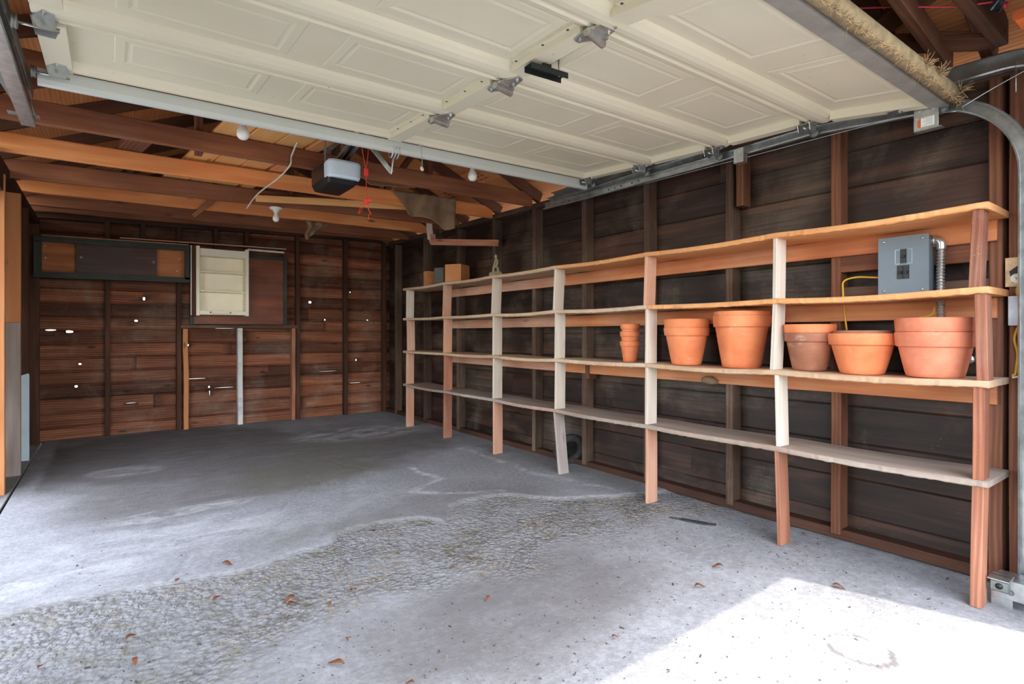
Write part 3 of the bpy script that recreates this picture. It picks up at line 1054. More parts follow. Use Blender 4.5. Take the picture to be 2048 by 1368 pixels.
def roller_hinge(p, side):
    """edge hinge with roller shaft and wheel toward the track; side = +1 right, -1 left"""
    p = Vector(p)
    h = MB()
    N = Vector((0, 0, -1)); A = Vector((side, 0, 0)); B = Vector((0, 1, 0))
    h.prism([(-0.03, -0.075), (0.0, -0.085), (0.03, -0.03), (0.03, 0.03), (0.0, 0.06), (-0.03, 0.02)], p, A, B, N, 0.003)
    h.prism([(-0.04, 0.0), (0.035, 0.0), (0.025, 0.038), (-0.028, 0.038)], p + Vector((0, 0.028, 0)), A, N, B, 0.003)
    h.prism([(-0.04, 0.0), (0.035, 0.0), (0.025, 0.038), (-0.028, 0.038)], p + Vector((0, -0.028, 0)), A, N, B, 0.003)
    o = h.build('roller_hinge', M['galv'], door)
    b_ = MB()
    for q in (-0.065, 0.045):
        bolt(b_, p + Vector((0, q, -0.003)), (0, 0, -1), 0.006)
    b_.build('bolt', M['galv'], o)
    sh = MB(); c = p + Vector((0, 0, -0.024))
    sh.tube([c - A * 0.04, c + A * 0.085], 0.0055, 8, 1)
    sh.build('roller_shaft', M['galv'], o)
    wh = MB()
    wh.lathe([(0, -0.008), (0.022, -0.008), (0.024, -0.004), (0.019, 0), (0.024, 0.004), (0.022, 0.008), (0, 0.008)], c + A * 0.075, A, 18)
    wh.build('roller', M['galv_dark'], o)
    return o


for i in (1, 2, 3):
    roller_hinge(dpoint(i, XR - 0.028, 0.0, 0.018), 1)
roller_hinge(dpoint(1, XL + 0.03, 0.0, 0.016), -1)
roller_hinge(dpoint(0, XL + 0.035, 0.02, 0.016), -1)
roller_hinge(dpoint(0, XR - 0.028, 0.03, 0.018), 1)

# operator bracket, curved arm, small wire loop, black lock bar
jb = MB()
for dx in (-0.018, 0.0, 0.018):
    jb.tube([(1.345 + dx, 2.925, 2.125), (1.345 + dx, 2.95, 2.09), (1.345 + dx, 2.975, 2.075), (1.345 + dx, 3.0, 2.09), (1.345 + dx, 3.0, 2.12)], 0.0045, 8)
jb.build('operator_bracket', M['galv'], door)
wl_ = MB(); wl_.tube([(1.43, 2.80, 2.13), (1.43, 2.80, 2.09), (1.437, 2.80, 2.04), (1.435, 2.80, 1.985)], 0.0018, 6)
wl_.tube([(1.42, 2.80, 2.12), (1.43, 2.80, 2.105), (1.44, 2.80, 2.12)], 0.003, 6)
o_ = wl_.build('pull_wire', M['galv'], door)
dk_ = MB(); dk_.lathe([(0, 0), (0.013, 0), (0.013, 0.004), (0, 0.004)], (1.435, 2.80, 1.985), (0.3, -1, 0.2), 14); dk_.build('washer', M['porcelain'], o_)

hb = MB()
hb.prism([(-0.045, -0.018), (0.045, -0.018), (0.03, 0.02), (0.0, 0.03), (-0.03, 0.02)], (1.353, 1.60, 2.105), (1, 0, 0), (0, 1, 0), (0, 0, -1), 0.004)
hb.box((1.335, 1.600, 2.062), (1.375, 1.612, 2.105), 0.002)
hbo = hb.build('lock_handle', M['black_metal'], door)
lbm = MB()
cA = Vector((1.27, 1.615, 2.062)); cB = Vector((1.44, 1.60, 2.062))
lbm.sweep([(-0.024, 0), (0.024, 0), (0.024, -0.022), (0.021, -0.022), (0.021, -0.004), (-0.021, -0.004), (-0.021, -0.022), (-0.024, -0.022)], [(cA, (0.08, 1, 0), (0, 0, 1)), (cB, (0.08, 1, 0), (0, 0, 1))])
lbm.build('handle_bar', M['black_metal'], hbo)
rv = MB(); rv.tube([(1.40, 1.588, 2.10), (1.40, 1.585, 2.04)], 0.004, 8, 1); rv.build('rivet', M['galv'], hbo)

# bottom edge: aluminium retainer and rubber astragal
fr = []
for k in range(17):
    x = XL + (XR - XL + 0.02) * k / 16
    fr.append((dpoint(3, x, dL(3), 0.0), (0, -1, -0.15), (0, 0.15, -1)))
rt = MB(); rt.sweep([(-0.002, -0.05), (0.012, -0.05), (0.012, 0.014), (-0.05, 0.018), (-0.05, 0.010), (-0.002, 0.006)], fr)
rto = rt.build('bottom_retainer', M['alu'], door)
sl_ = MB()
prof = [(0.012 + 0.022 - 0.026 * math.cos(t), -0.018 + 0.034 * math.sin(t)) for t in [math.pi * 2 * k / 16 for k in range(16)]]
sl_.sweep(prof, fr, True, True)
sl_.build('astragal_seal', M['seal'], rto)

# straw and dust caught on the seal
st = MB()
for k in range(1500):
    u = random.random() ** 0.8
    x = XL + 0.7 + (XR - XL - 0.7) * u
    t = random.gauss(-0.2, 0.8)
    base = dpoint(3, x, dL(3), 0.0)
    q = base + Vector((0, -1, -0.15)) * (0.034 - 0.028 * math.cos(t + 3.14)) * 1.0 + Vector((0, 0.15, -1)) * (-0.018 + 0.036 * math.sin(t + 1.57))
    L = random.uniform(0.008, 0.030) * (2.2 if random.random() < .05 else 1)
    d = Vector((random.gauss(0, 1), random.gauss(0, .7), random.gauss(0, .5))).normalized()
    st.tube([q, q + d * L], 0.0009, 3, 1)
for c in (2.42, 2.55, 2.80):
    for k in range(45):
        base = dpoint(3, c + random.gauss(0, .018), dL(3), -0.005) + Vector((0, -0.065, 0.012))
        d = Vector((random.gauss(0, 1), random.gauss(-.6, .7), random.gauss(0.1, .6))).normalized()
        st.tube([base, base + d * random.uniform(0.01, 0.05)], 0.001, 3, 1)
single(st, 'straw_debris', M['straw'], 'dry straw and dust stuck to the bottom seal of the raised door', 'straw', kind='stuff')
# bottom corner bracket with a warning sticker
bb = thing('corner_bracket', 'galvanised bottom bracket with small sticker at the raised door corner', 'bracket')
p0 = dpoint(3, 2.865, dL(3) - 0.07, 0.0)
b_ = MB()
b_.box((2.86, p0.y - 0.045, p0.z - 0.10), (2.864, p0.y + 0.045, p0.z + 0.0), 0.001)
b_.box((2.862, p0.y + 0.042, p0.z - 0.10), (2.895, p0.y + 0.046, p0.z - 0.0), 0.001)
b_.box((2.862, p0.y - 0.055, p0.z - 0.104), (2.90, p0.y + 0.045, p0.z - 0.10), 0.001)
b_.box((2.80, p0.y - 0.06, p0.z - 0.004), (2.862, p0.y + 0.13, p0.z + 0.0), 0.001)
bbo = b_.build('plate', M['galv'], bb)
b_ = MB()
for a, c in ((-0.03, -0.02), (0.02, -0.02), (0.03, -0.05), (-0.04, 0.0)):
    bolt(b_, (2.86, p0.y + a, p0.z + c), (-1, 0, 0), 0.006)
bolt(b_, (2.835, p0.y + .09, p0.z - .004), (0, 0, -1), 0.007)
b_.build('bolt', M['galv'], bb)
b_ = MB(); b_.box((2.8585, p0.y - 0.03, p0.z - 0.09), (2.8597, p0.y + 0.03, p0.z - 0.05), 0.0002); st2 = b_.build('warning_sticker', M['label'], bbo)
b_ = MB(); b_.box((2.8580, p0.y + 0.018, p0.z - 0.09), (2.8586, p0.y + 0.03, p0.z - 0.05), 0.0001); b_.build('sticker_band', M['redink'], bbo)
b_ = MB()
for k in range(7):
    b_.box((2.8580, p0.y - 0.025, p0.z - 0.085 + k * 0.005), (2.8586, p0.y + 0.013 - (k % 3) * .006, p0.z - 0.0838 + k * 0.005), 0.0001)
b_.build('sticker_print', M['ink'], bbo)
b_ = MB(); b_.lathe([(0, -0.01), (0.024, -0.01), (0.026, 0), (0.024, 0.01), (0, 0.01)], (2.905, p0.y - .04, p0.z - 0.015), (1, 0, 0), 18); b_.build('roller', M['galv_dark'], bb)
settle(bb)

# ------------------------------------------------------------------ tracks
TP = [(-1, 0, 0)]


def c_track(mb, x, path, side, h=0.052, lip=0.022, th=0.0022):
    """C channel; open toward 'side' (-1 = toward -x)"""
    fr = []
    for i, (y, z) in enumerate(path):
        a = Vector(path[max(0, i - 1)]); b = Vector(path[min(len(path) - 1, i + 1)])
        d = (b - a).normalized()
        nrm = Vector((0, -d.y, d.x))
        nrm = Vector((0, d.y * -1, d.x))                        # perpendicular in the y-z plane
        fr.append(((x, y, z), (side, 0, 0), nrm))
    a = h / 2
    prof = [(0, -a), (lip, -a), (lip + .004, -a + .006), (lip + .001, -a + .007), (lip - .002, -a + th), (th, -a + th), (th, a - th), (lip - .002, a - th), (lip + .001, a - .007), (lip + .004, a - .006), (lip, a), (0, a)]
    mb.sweep(prof, fr)


def arc(cy, cz, r, a0, a1, n):
    return [(cy + r * math.cos(math.radians(a0 + (a1 - a0) * k / n)), cz + r * math.sin(math.radians(a0 + (a1 - a0) * k / n))) for k in range(n + 1)]


rt_ = thing('door_track', 'galvanised right-hand door track curving from the wall corner up under the raised door', 'track')
t1 = MB()
path = [(0.525, 0.05), (0.525, 1.0), (0.525, 1.66)] + arc(0.875, 1.70, 0.35, 180, 96, 16) + [(1.36, 2.098), (2.015, 2.092), (3.10, 2.098), (3.50, 2.108)]
c_track(t1, 2.935, path, -1)
t1o = t1.build('lower_track', M['galv'], rt_)
hh = MB()
for y in (2.50, 2.56, 2.66, 2.72, 2.78, 3.2, 3.28):
    hh.lathe([(0, 0), (0.006, 0), (0.006, 0.0006), (0, 0.0006)], (2.9325, y, 2.098), (-1, 0, 0), 8)
hh.build('track_hole', M['black'], t1o)
t2 = MB()
path = arc(0.62, 1.80, 0.36, 133, 94, 10) + [(0.90, 2.165), (1.4, 2.19), (2.4, 2.19), (3.42, 2.17)]
c_track(t2, 2.965, path, -1, 0.072, 0.035)
t2.build('upper_track', M['galv'], rt_)
an = MB()
an.box((2.94, 2.0, 2.112), (2.943, 3.45, 2.165), 0.0005); an.box((2.91, 2.0, 2.163), (2.943, 3.45, 2.166), 0.0005)
an.build('angle_iron', M['galv_dark'], rt_)
bkk = MB(); bkk.box((2.88, 1.70, 2.02), (2.925, 1.76, 2.024), 0.001); bkk.box((2.88, 1.70, 2.022), (2.883, 1.76, 2.10), 0.001); bkk.box((2.915, 1.70, 2.022), (2.918, 1.76, 2.085), 0.001)
bko = bkk.build('track_clamp', M['galv'], rt_)
sp_ = MB()
pts = [(2.90 + 0.007 * math.cos(t), 1.715 + 0.03 * t / 25, 2.088 + 0.007 * math.sin(t)) for t in [k * .5 for k in range(50)]]
sp_.tube(pts, 0.0016, 5, 1); sp_.build('spring_coil', M['galv'], bko)
ft = MB()
ft.box((2.80, 0.50, 0.09), (2.91, 0.60, 0.094), 0.001); ft.box((2.80, 0.60, 0.02), (2.91, 0.604, 0.094), 0.001); ft.box((2.80, 0.50, 0.02), (2.804, 0.604, 0.094), 0.001)
fto = ft.build('foot_bracket', M['galv'], rt_)
b_ = MB(); bolt(b_, (2.84, 0.50, 0.055), (0, -1, 0), .008); bolt(b_, (2.80, 0.55, 0.05), (-1, 0, 0), .007); b_.build('bolt', M['galv_dark'], fto)
settle(rt_)
# photocell under the bracket
ps = MB(); ps.box((2.755, 0.55, 0.055), (2.80, 0.60, 0.10), 0.006)
pso = thing('door_sensor', 'small grey door sensor in its bracket near the floor at the right edge', 'sensor')
ps.build('housing', M['galv_dark'], pso)
q = MB(); q.lathe([(0, 0), (0.012, 0), (0.010, 0.006), (0, 0.006)], (2.755, 0.575, 0.078), (-1, 0, 0), 14); q.build('lens', M['black'], pso)
q = MB(); q.box((2.75, 0.545, 0.100), (2.83, 0.61, 0.104), 0.001); q.box((2.805, 0.545, -0.014), (2.81, 0.61, 0.104), 0.001); q.build('bracket', M['galv'], pso)
settle(pso)

lt_ = thing('door_track', 'galvanised left-hand door track beside the raised door, ending at a hanger strap', 'track')
t1 = MB(); c_track(t1, -0.325, [(0.525, 0.05), (0.525, 1.66)] + arc(0.875, 1.68, 0.35, 180, 96, 14) + [(1.36, 2.07), (2.4, 2.075), (3.42, 2.055)], 1, 0.06, 0.05); t1.build('lower_track', M['galv'], lt_)
t2 = MB(); c_track(t2, -0.335, [(0.9, 2.165), (2.4, 2.165), (3.30, 2.155)], 1, 0.055, 0.03); t2.build('upper_track', M['galv_dark'], lt_)
an = MB(); an.box((-0.265, 2.2, 2.08), (-0.262, 3.18, 2.135), 0.0005); an.build('angle_iron', M['galv_dark'], lt_)
hs_ = MB(); hs_.beam((-0.42, 3.0, 2.22), (-0.30, 3.30, 2.04), 0.004, 0.028, (1, 0, 0), 0.0005); hs_.box((-0.36, 3.28, 2.04), (-0.25, 3.33, 2.043), 0.0005)
hso = hs_.build('hanger_strap', M['galv_dark'], lt_)
hh = MB()
for k in range(3):
    hh.lathe([(0, 0), (0.005, 0), (0.005, .002), (0, .002)], Vector((-0.42, 3.0, 2.22)).lerp(Vector((-0.30, 3.30, 2.04)), .15 + k * .14) + Vector((-.002, -.002, -.0)), (0.1, -1, -.6), 8)
hh.build('bolt', M['porcelain'], hso)
settle(lt_)

# lift cable
lc = MB()
lc.tube([(2.88, 0.72, 2.0), (2.905, 0.60, 2.06), (2.93, 0.40, 2.14)], 0.0022, 6)
lc.tube([(2.885, 0.74, 1.99), (2.89, 1.0, 2.03), (2.90, 1.7, 2.045), (2.915, 2.5, 2.06)], 0.0018, 6)
lc.tube([(2.93, 0.56, 2.14), (2.935, 0.56, 2.02)], 0.003, 6, 1)
single(lc, 'lift_cable', M['galv'], 'thin steel lift cable running beside the right-hand door track', 'cable')

# ------------------------------------------------------------------ opener
op = thing('garage_door_opener', 'black ceiling-hung garage door opener with a frosted white light lens', 'garage opener')
# housing: rounded-rectangle section that narrows downwards
def rrect(x0, x1, y0, y1, r, n=5):
    pts = []
    for (cx, cy, a0) in ((x1 - r, y1 - r, 0), (x0 + r, y1 - r, 90), (x0 + r, y0 + r, 180), (x1 - r, y0 + r, 270)):
        for k in range(n + 1):
            t = math.radians(a0 + 90 * k / n)
            pts.append((cx + r * math.cos(t), cy + r * math.sin(t)))
    return pts


def loft(mb, sections, smooth=True):
    n = len(sections[0][0])
    vs = [(x, y, z) for poly, z in sections for x, y in poly]
    fs = []
    for i in range(len(sections) - 1):
        for k in range(n):
            k2 = (k + 1) % n
            fs.append((i * n + k, i * n + k2, (i + 1) * n + k2, (i + 1) * n + k))
    fs.append(tuple(range(n - 1, -1, -1))); fs.append(tuple((len(sections) - 1) * n + k for k in range(n)))
    mb._add(vs, fs, [(0, 0, 0)] * len(vs), .5, False)


h = MB()
loft(h, [(rrect(1.095, 1.235, 3.36, 3.60, 0.02), 1.962), (rrect(1.082, 1.25, 3.335, 3.64, 0.02), 1.975), (rrect(1.070, 1.268, 3.305, 3.66, 0.025), 2.012), (rrect(1.068, 1.270, 3.30, 3.66, 0.025), 2.105), (rrect(1.08, 1.26, 3.31, 3.65, 0.02), 2.118)])
h.build('housing', M['black'], op)
h = MB()
loft(h, [(rrect(1.078, 1.262, 3.292, 3.40, 0.03), 2.000), (rrect(1.066, 1.272, 3.280, 3.41, 0.045), 2.012), (rrect(1.064, 1.274, 3.277, 3.41, 0.045), 2.092), (rrect(1.070, 1.268, 3.285, 3.40, 0.04), 2.106)])
h.build('light_lens', M['lens'], op)
h = MB()
for xx in (1.155, 1.21):
    h.tube([(xx, 0.4, 2.29), (xx, 2.0, 2.285), (xx, 2.96, 2.27)], 0.012, 8, 1)
    h.tube([(xx, 2.95, 2.27), (xx, 3.05, 2.21), (xx, 3.45, 2.125)], 0.012, 8, 1)
h.build('rail', M['galv'], op)
h = MB(); h.tube([(1.182, 0.4, 2.285), (1.182, 2.95, 2.265), (1.182, 3.05, 2.205), (1.182, 3.45, 2.12)], 0.010, 6, 1); h.build('chain_belt', M['black'], op)
h = MB()
h.box((1.10, 3.45, 2.10), (1.103, 3.48, 2.27), 0.0005); h.box((1.245, 3.45, 2.10), (1.248, 3.48, 2.27), 0.0005); h.box((1.10, 3.45, 2.268), (1.248, 3.48, 2.271), 0.0005); h.box((1.17, 3.45, 2.268), (1.20, 3.78, 2.272), 0.0005)
h.build('hanger', M['galv_dark'], op)
h = MB(); h.box((1.15, 3.05, 2.19), (1.25, 3.13, 2.215), 0.003); h.tube([(1.24, 3.09, 2.19), (1.26, 3.09, 2.16), (1.235, 3.09, 2.15)], 0.004, 6)
h.build('trolley', M['galv_dark'], op)
# bent arm from trolley to door
h = MB()
h.beam((1.22, 3.09, 2.19), (1.355, 3.03, 2.005), 0.028, 0.004, (0.3, 1, 0), 0.0005)
h.tube([(1.36, 3.005, 2.115), (1.352, 3.01, 2.06), (1.352, 3.02, 2.02), (1.352, 3.03, 1.995)], 0.006, 8)
h.build('door_arm', M['galv'], op)
# release cord and red handles
h = MB()
h.tube([(1.20, 3.12, 2.19), (1.225, 3.14, 2.10), (1.243, 3.15, 2.035)], 0.0022, 6)
h.tube([(1.252, 3.12, 2.19), (1.25, 3.14, 2.10), (1.245, 3.15, 2.035)], 0.0022, 6)
h.tube([(1.245, 3.15, 2.0), (1.247, 3.15, 1.9), (1.249, 3.15, 1.86)], 0.002, 6)
h.tube([(1.245, 3.15, 1.86), (1.215, 3.15, 1.81), (1.20, 3.15, 1.775), (1.206, 3.15, 1.768), (1.238, 3.15, 1.83)], 0.002, 6)
h.tube([(1.25, 3.15, 1.83), (1.262, 3.15, 1.79), (1.275, 3.15, 1.772), (1.262, 3.15, 1.762), (1.26, 3.15, 1.735)], 0.0025, 6)
rc = h.build('release_cord', M['red'], op)
h = MB(); h.box((1.234, 3.142, 1.992), (1.258, 3.16, 2.036), 0.004); h.box((1.245, 3.142, 1.835), (1.272, 3.158, 1.860), 0.004); h.box((1.236, 3.145, 1.825), (1.255, 3.158, 1.855), 0.004)
h.build('release_handle', M['red'], rc)
settle(op)


# ------------------------------------------------------------------ bulbs
def bulb(x, y, z, label, holder_big=False, s=1.0):
    """z = underside of what it hangs from"""
    t = thing('light_bulb', label, 'light bulb', 'bare ceiling bulbs')
    h = MB()
    if holder_big:
        h.lathe([(0, 0), (0.052, 0), (0.055, -0.008), (0.045, -0.020), (0.024, -0.028), (0.022, -0.045), (0, -0.045)], (x, y, z), (0, 0, 1), 24)
        z2 = z - 0.045
    else:
        h.lathe([(0, 0), (0.022, 0), (0.022, -0.018), (0.018, -0.034), (0, -0.034)], (x, y, z), (0, 0, 1), 20)
        z2 = z - 0.034
    h.build('socket', M['porcelain'], t)
    g = MB()
    g.lathe([(0, 0.0), (0.014 * s, 0.0), (0.015 * s, -0.012 * s), (0.022 * s, -0.03 * s), (0.029 * s, -0.045 * s), (0.031 * s, -0.060 * s), (0.028 * s, -0.074 * s), (0.019 * s, -0.085 * s), (0.008 * s, -0.0895 * s), (0, -0.09 * s)], (x, y, z2), (0, 0, 1), 24)
    g.build('glass_bulb', M['bulb'], t)
    settle(t)


bulb(0.563, 3.10, 2.175, 'bare white bulb hanging below the raised door on the left of the opener')
bulb(1.965, 3.10, 2.195, 'bare white bulb hanging below the raised door on the right of the opener')
bulb(1.168, 5.0, 2.138, 'bare bulb in a round white porcelain holder, farther back above the cream cabinet', True, 0.9)

# ------------------------------------------------------------------ shelving
sh = thing('shelving_unit', 'long built-in wooden shelving unit with four shelves along the right wall', 'shelving')
XF = 2.70
SZ = [(0.482, 0.484), (0.855, 0.868), (1.225, 1.228), (1.563, 1.555)]   # top surface left end / right end
PY = [5.655, 4.80, 3.93, 3.105, 2.245, 1.425, 0.625]


def shelf_z(k, y):
    zl, zr = SZ[k]
    t = (y - 0.6) / 5.12
    sag = 0.0
    for a, b in zip(PY[::-1], PY[::-1][1:]):
        if a <= y <= b:
            sag = -0.012 * math.sin(math.pi * (y - a) / (b - a)) * (0.6 + 0.6 * noise.noise(Vector((a * 3.1, k * 2.7, 0))))
    return zr + (zl - zr) * t + sag + 0.005 * noise.noise(Vector((y * 1.3, k * 3.3, 1)))


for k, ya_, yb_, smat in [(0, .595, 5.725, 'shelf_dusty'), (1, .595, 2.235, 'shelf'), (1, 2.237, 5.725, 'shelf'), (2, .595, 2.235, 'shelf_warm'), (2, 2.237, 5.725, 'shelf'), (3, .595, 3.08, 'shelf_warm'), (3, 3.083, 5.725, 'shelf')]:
    th = 0.026
    vs = []; gs = []; fs = []
    n = int((yb_ - ya_) * 60)
    off = Vector((k * 13.1, k * 7.7, k * 3.1))
    for i in range(n + 1):
        y = ya_ + (yb_ - ya_) * i / n
        z1_ = shelf_z(k, y)
        xf = XF - 0.004 + 0.008 * noise.noise(Vector((y * 2.1, k * 5, 3))) + 0.004 * noise.noise(Vector((y * 11, k * 5, 3)))
        e = 0.0035 * noise.noise(Vector((y * 31, k, 9))) + 0.002 * noise.noise(Vector((y * 80, k, 4)))
        xf += 0.003 * noise.noise(Vector((y * 45, k, 2)))
        for (x, z) in ((xf + .004, z1_ - th + e), (xf, z1_ - th + .004), (xf, z1_ - .004 + e), (xf + .005, z1_), (2.85, z1_ + .001), (3.005, z1_), (3.005, z1_ - th), (2.85, z1_ - th)):
            vs.append((x, y, z)); gs.append((off.x + y, off.y + x, off.z + z))
    for i in range(n):
        for q in range(8):
            q2 = (q + 1) % 8
            fs.append((i * 8 + q, i * 8 + q2, (i + 1) * 8 + q2, (i + 1) * 8 + q))
    fs.append(tuple(range(7, -1, -1))); fs.append(tuple(n * 8 + q for q in range(8)))
    b = MB(); b._add(vs, fs, gs, 0.5)
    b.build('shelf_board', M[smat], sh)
    if k > 0 and ya_ < 1:
        g = MB()
        g.beam((2.997, 0.63, shelf_z(k, .63) - th - 0.046), (2.997, 3.3, shelf_z(k, 3.3) - th - 0.046), 0.02, 0.088, segs=8, wob=.003)
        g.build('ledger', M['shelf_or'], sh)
        g = MB()
        g.beam((2.997, 3.3, shelf_z(k, 3.3) - th - 0.046), (2.997, 5.25, shelf_z(k, 5.25) - th - 0.046), 0.02, 0.085, segs=6, wob=.003)
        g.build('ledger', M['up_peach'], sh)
# uprights, one short board per bay height
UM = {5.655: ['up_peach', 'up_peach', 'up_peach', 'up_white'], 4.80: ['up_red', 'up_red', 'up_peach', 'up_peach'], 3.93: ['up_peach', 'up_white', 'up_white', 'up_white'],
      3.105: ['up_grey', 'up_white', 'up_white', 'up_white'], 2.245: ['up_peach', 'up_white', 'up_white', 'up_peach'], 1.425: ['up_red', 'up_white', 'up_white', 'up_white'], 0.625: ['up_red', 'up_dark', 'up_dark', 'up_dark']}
OFF = {(4.80, 3): 0.02, (3.93, 3): 0.02, (3.105, 0): -0.045, (3.105, 3): 0.02, (4.80, 0): 0.01, (2.245, 1): 0.0, (1.425, 0): -0.02, (1.425, 1): -0.015, (1.425, 2): 0.015, (0.625, 3): 0.012, (0.625, 2): -0.012, (0.625, 0): 0.01, (5.655, 2): -0.03, (2.245, 3): 0.012}
for y in PY:
    for k in range(4):
        z0 = -0.012 if k == 0 else shelf_z(k - 1, y)
        z1_ = shelf_z(k, y) - 0.026
        o_ = OFF.get((y, k), random.uniform(-.004, .004))
        w = 0.036 if y < 1 else 0.021
        depth = 0.075 if y < 1 else 0.092
        ya, yb = y + o_, y + o_ * 0.3
        if k == 0 and y == 3.105: ya, yb = 3.065, 3.125
        if k == 0 and y > 5: ya = 5.66
        xo = XF + 0.006 + depth / 2
        u = MB(); u.beam((xo - (0.004 if k else 0), ya, z0), (xo, yb, z1_), w, depth, (1, 0, 0), 0.002, 6, 0.002, r=random.uniform(.3, .7))
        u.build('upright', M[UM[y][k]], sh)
settle(sh)


# ------------------------------------------------------------------ pots
def pot(x, y, z, rim_r, foot_r, hgt, rim_h, mat, label, group='terracotta pots on the shelf', tilt=0.0):
    t = thing('flower_pot', label, 'flower pot', group)
    w = 0.012 if rim_r > .1 else 0.007
    g = MB()
    br_ = rim_r - 0.012 if rim_r > .1 else rim_r - 0.008
    def rb(zz): return foot_r + (br_ * 0.985 - foot_r) * (zz / (hgt - rim_h)) ** 0.92
    hb_ = hgt - rim_h
    prof = [(0.012, 0.006), (foot_r * .93, 0.0), (foot_r, 0.004)]
    for k in range(1, 10):
        prof.append((rb(hb_ * k / 9), hb_ * k / 9))
    prof += [(br_ * .985 - w, hb_ + .001)]
    for k in range(8, 0, -1):
        prof.append((rb(hb_ * k / 9) - w, hb_ * k / 9))
    prof += [(foot_r - w, 0.016), (0.012, 0.016), (0.012, 0.006)]
    g.lathe(prof, (x, y, z), (0, 0, 1), 56)
    g.build('body', mat, t)
    g = MB()
    r0 = rim_r - 0.004
    prof = [(r0 - w - .002, hb_ - 0.002), (r0 - .003, hb_ - .002), (r0, hb_ + 0.003), (rim_r, hgt - 0.006), (rim_r - 0.003, hgt), (rim_r - w, hgt), (rim_r - w - .002, hgt - 0.006), (r0 - w - 0.004, hb_), (r0 - w - .002, hb_ - 0.002)]
    g.lathe(prof, (x, y, z), (0, 0, 1), 56)
    g.build('rim', mat, t)
    settle(t)
    return t


SZ2 = 0.868
def pz(y): return shelf_z(1, y) + 0.002
# small stack of three
y = 2.478; b0 = pz(y)
pot(2.82, y, b0, 0.068, 0.044, 0.138, 0.034, M['terra'], 'small terracotta pot, lowest of the stack of three beside the middle upright')
pot(2.82, y, b0 + 0.068, 0.068, 0.044, 0.135, 0.034, M['terra'], 'small terracotta pot, middle one of the stack of three')
pot(2.82, y, b0 + 0.132, 0.066, 0.044, 0.122, 0.034, M['terra'], 'small terracotta pot, topmost of the stack of three')
y = 2.04; b0 = pz(y)
pot(2.83, y, b0, 0.134, 0.085, 0.226, 0.048, M['terra'], 'medium orange pot right of the small stack, lower of the pair')
pot(2.83, y, b0 + 0.062, 0.134, 0.080, 0.215, 0.052, M['terra'], 'medium orange pot nested in its twin right of the small stack, dark-stained rim')
y = 1.69; b0 = pz(y)
pot(2.845, y, b0, 0.152, 0.100, 0.290, 0.062, M['terra'], 'tall wide orange pot with white salt band at its foot, lower of the pair')
pot(2.845, y, b0 + 0.040, 0.147, 0.090, 0.272, 0.05, M['terra'], 'tall orange pot sunk in the widest tall pot so only its thin rim shows')
y = 1.318; b0 = pz(y)
pot(2.835, y, b0, 0.118, 0.075, 0.188, 0.042, M['terra_brown'], 'brown weathered clay pot with dirty foot right of the white upright')
pot(2.835, y, b0 + 0.045, 0.120, 0.070, 0.185, 0.042, M['terra'], 'bright orange pot nested in the brown weathered pot')
y = 1.082; b0 = pz(y)
pot(2.84, y, b0, 0.140, 0.088, 0.190, 0.052, M['terra'], 'low wide bowl-shaped pot with a white scuff on its rim')
pot(2.84, y, b0 + 0.035, 0.118, 0.080, 0.168, 0.03, M['terra_brown'], 'dark reddish pot sunk in the scuffed bowl pot, only its rim edge showing')
y = 0.803; b0 = pz(y)
pot(2.842, y, b0, 0.143, 0.100, 0.192, 0.060, M['terra_pink'], 'wide pinkish pot at the right end of the shelf, lower of the pair')
pot(2.842, y, b0 + 0.064, 0.143, 0.098, 0.188, 0.058, M['terra_pink'], 'wide pinkish pot nested in its twin at the right end of the shelf')

# ------------------------------------------------------------------ breaker panel, cables, boxes
for (y0, y1, zc, hh_, m) in [(0.66, 1.25, 1.405, 0.088, 'stud_red'), (0.66, 1.25, 1.235, 0.10, 'stud_r')]:
    b = MB(); b.beam((3.03, y0, zc), (3.03, y1, zc), 0.03, hh_, segs=5, wob=.002, r=.7)
    structure(b, 'blocking', M[m], wall_right)
pn = thing('breaker_panel', 'grey steel electrical breaker panel standing behind the upper shelf', 'breaker panel')
g = MB(); g.box((2.932, 0.852, 1.236), (3.012, 1.042, 1.492), 0.002); g.build('enclosure', M['panelgrey'], pn)
g = MB(); g.box((2.926, 0.847, 1.232), (2.932, 1.047, 1.496), 0.0015); cv = g.build('cover', M['panelgrey'], pn)
g = MB()
for (yy, zz_) in ((0.872, 1.478), (1.022, 1.478), (0.872, 1.248), (1.022, 1.248)):
    g.lathe([(0, 0), (0.006, 0), (0.005, 0.003), (0, 0.003)], (2.926, yy, zz_), (-1, 0, 0), 10)
g.build('screw', M['galv'], cv)
g = MB()
for (a, b, c_, d_) in ((0.910, 0.9115, 1.39, 1.455), (0.975, 0.9765, 1.39, 1.455), (0.910, 0.928, 1.4535, 1.455), (0.958, 0.9765, 1.4535, 1.455), (0.910, 0.928, 1.389, 1.3905), (0.958, 0.9765, 1.389, 1.3905)):
    g.box((2.9245, a, c_ - .02), (2.9262, b, d_ - .02), 0.0002)
g.build('cover_embossing', M['galv'], cv)
for (ya, yb, za, zb) in ((0.932, 0.956, 1.372, 1.436), (0.9215, 0.9445, 1.30, 1.362), (0.946, 0.969, 1.30, 1.362)):
    g = MB(); g.box((2.9225, ya, za), (2.93, yb, zb), 0.002); bo_ = g.build('breaker', M['black'], pn)
    g = MB(); g.box((2.914, ya + .005, (za + zb) / 2 - .008), (2.9228, yb - .005, (za + zb) / 2 + .005), 0.001); g.build('toggle', M['black_metal'], bo_)
settle(pn)
cn = thing('flexible_conduit', 'ribbed metal conduit dropping from an elbow at the side of the breaker panel', 'conduit')
g = MB()
pts = [(2.985, 0.818 + 0.004 * math.sin((1.44 - z_) * 9), z_) for z_ in [1.43 - 0.0024 * k for k in range(190)]]
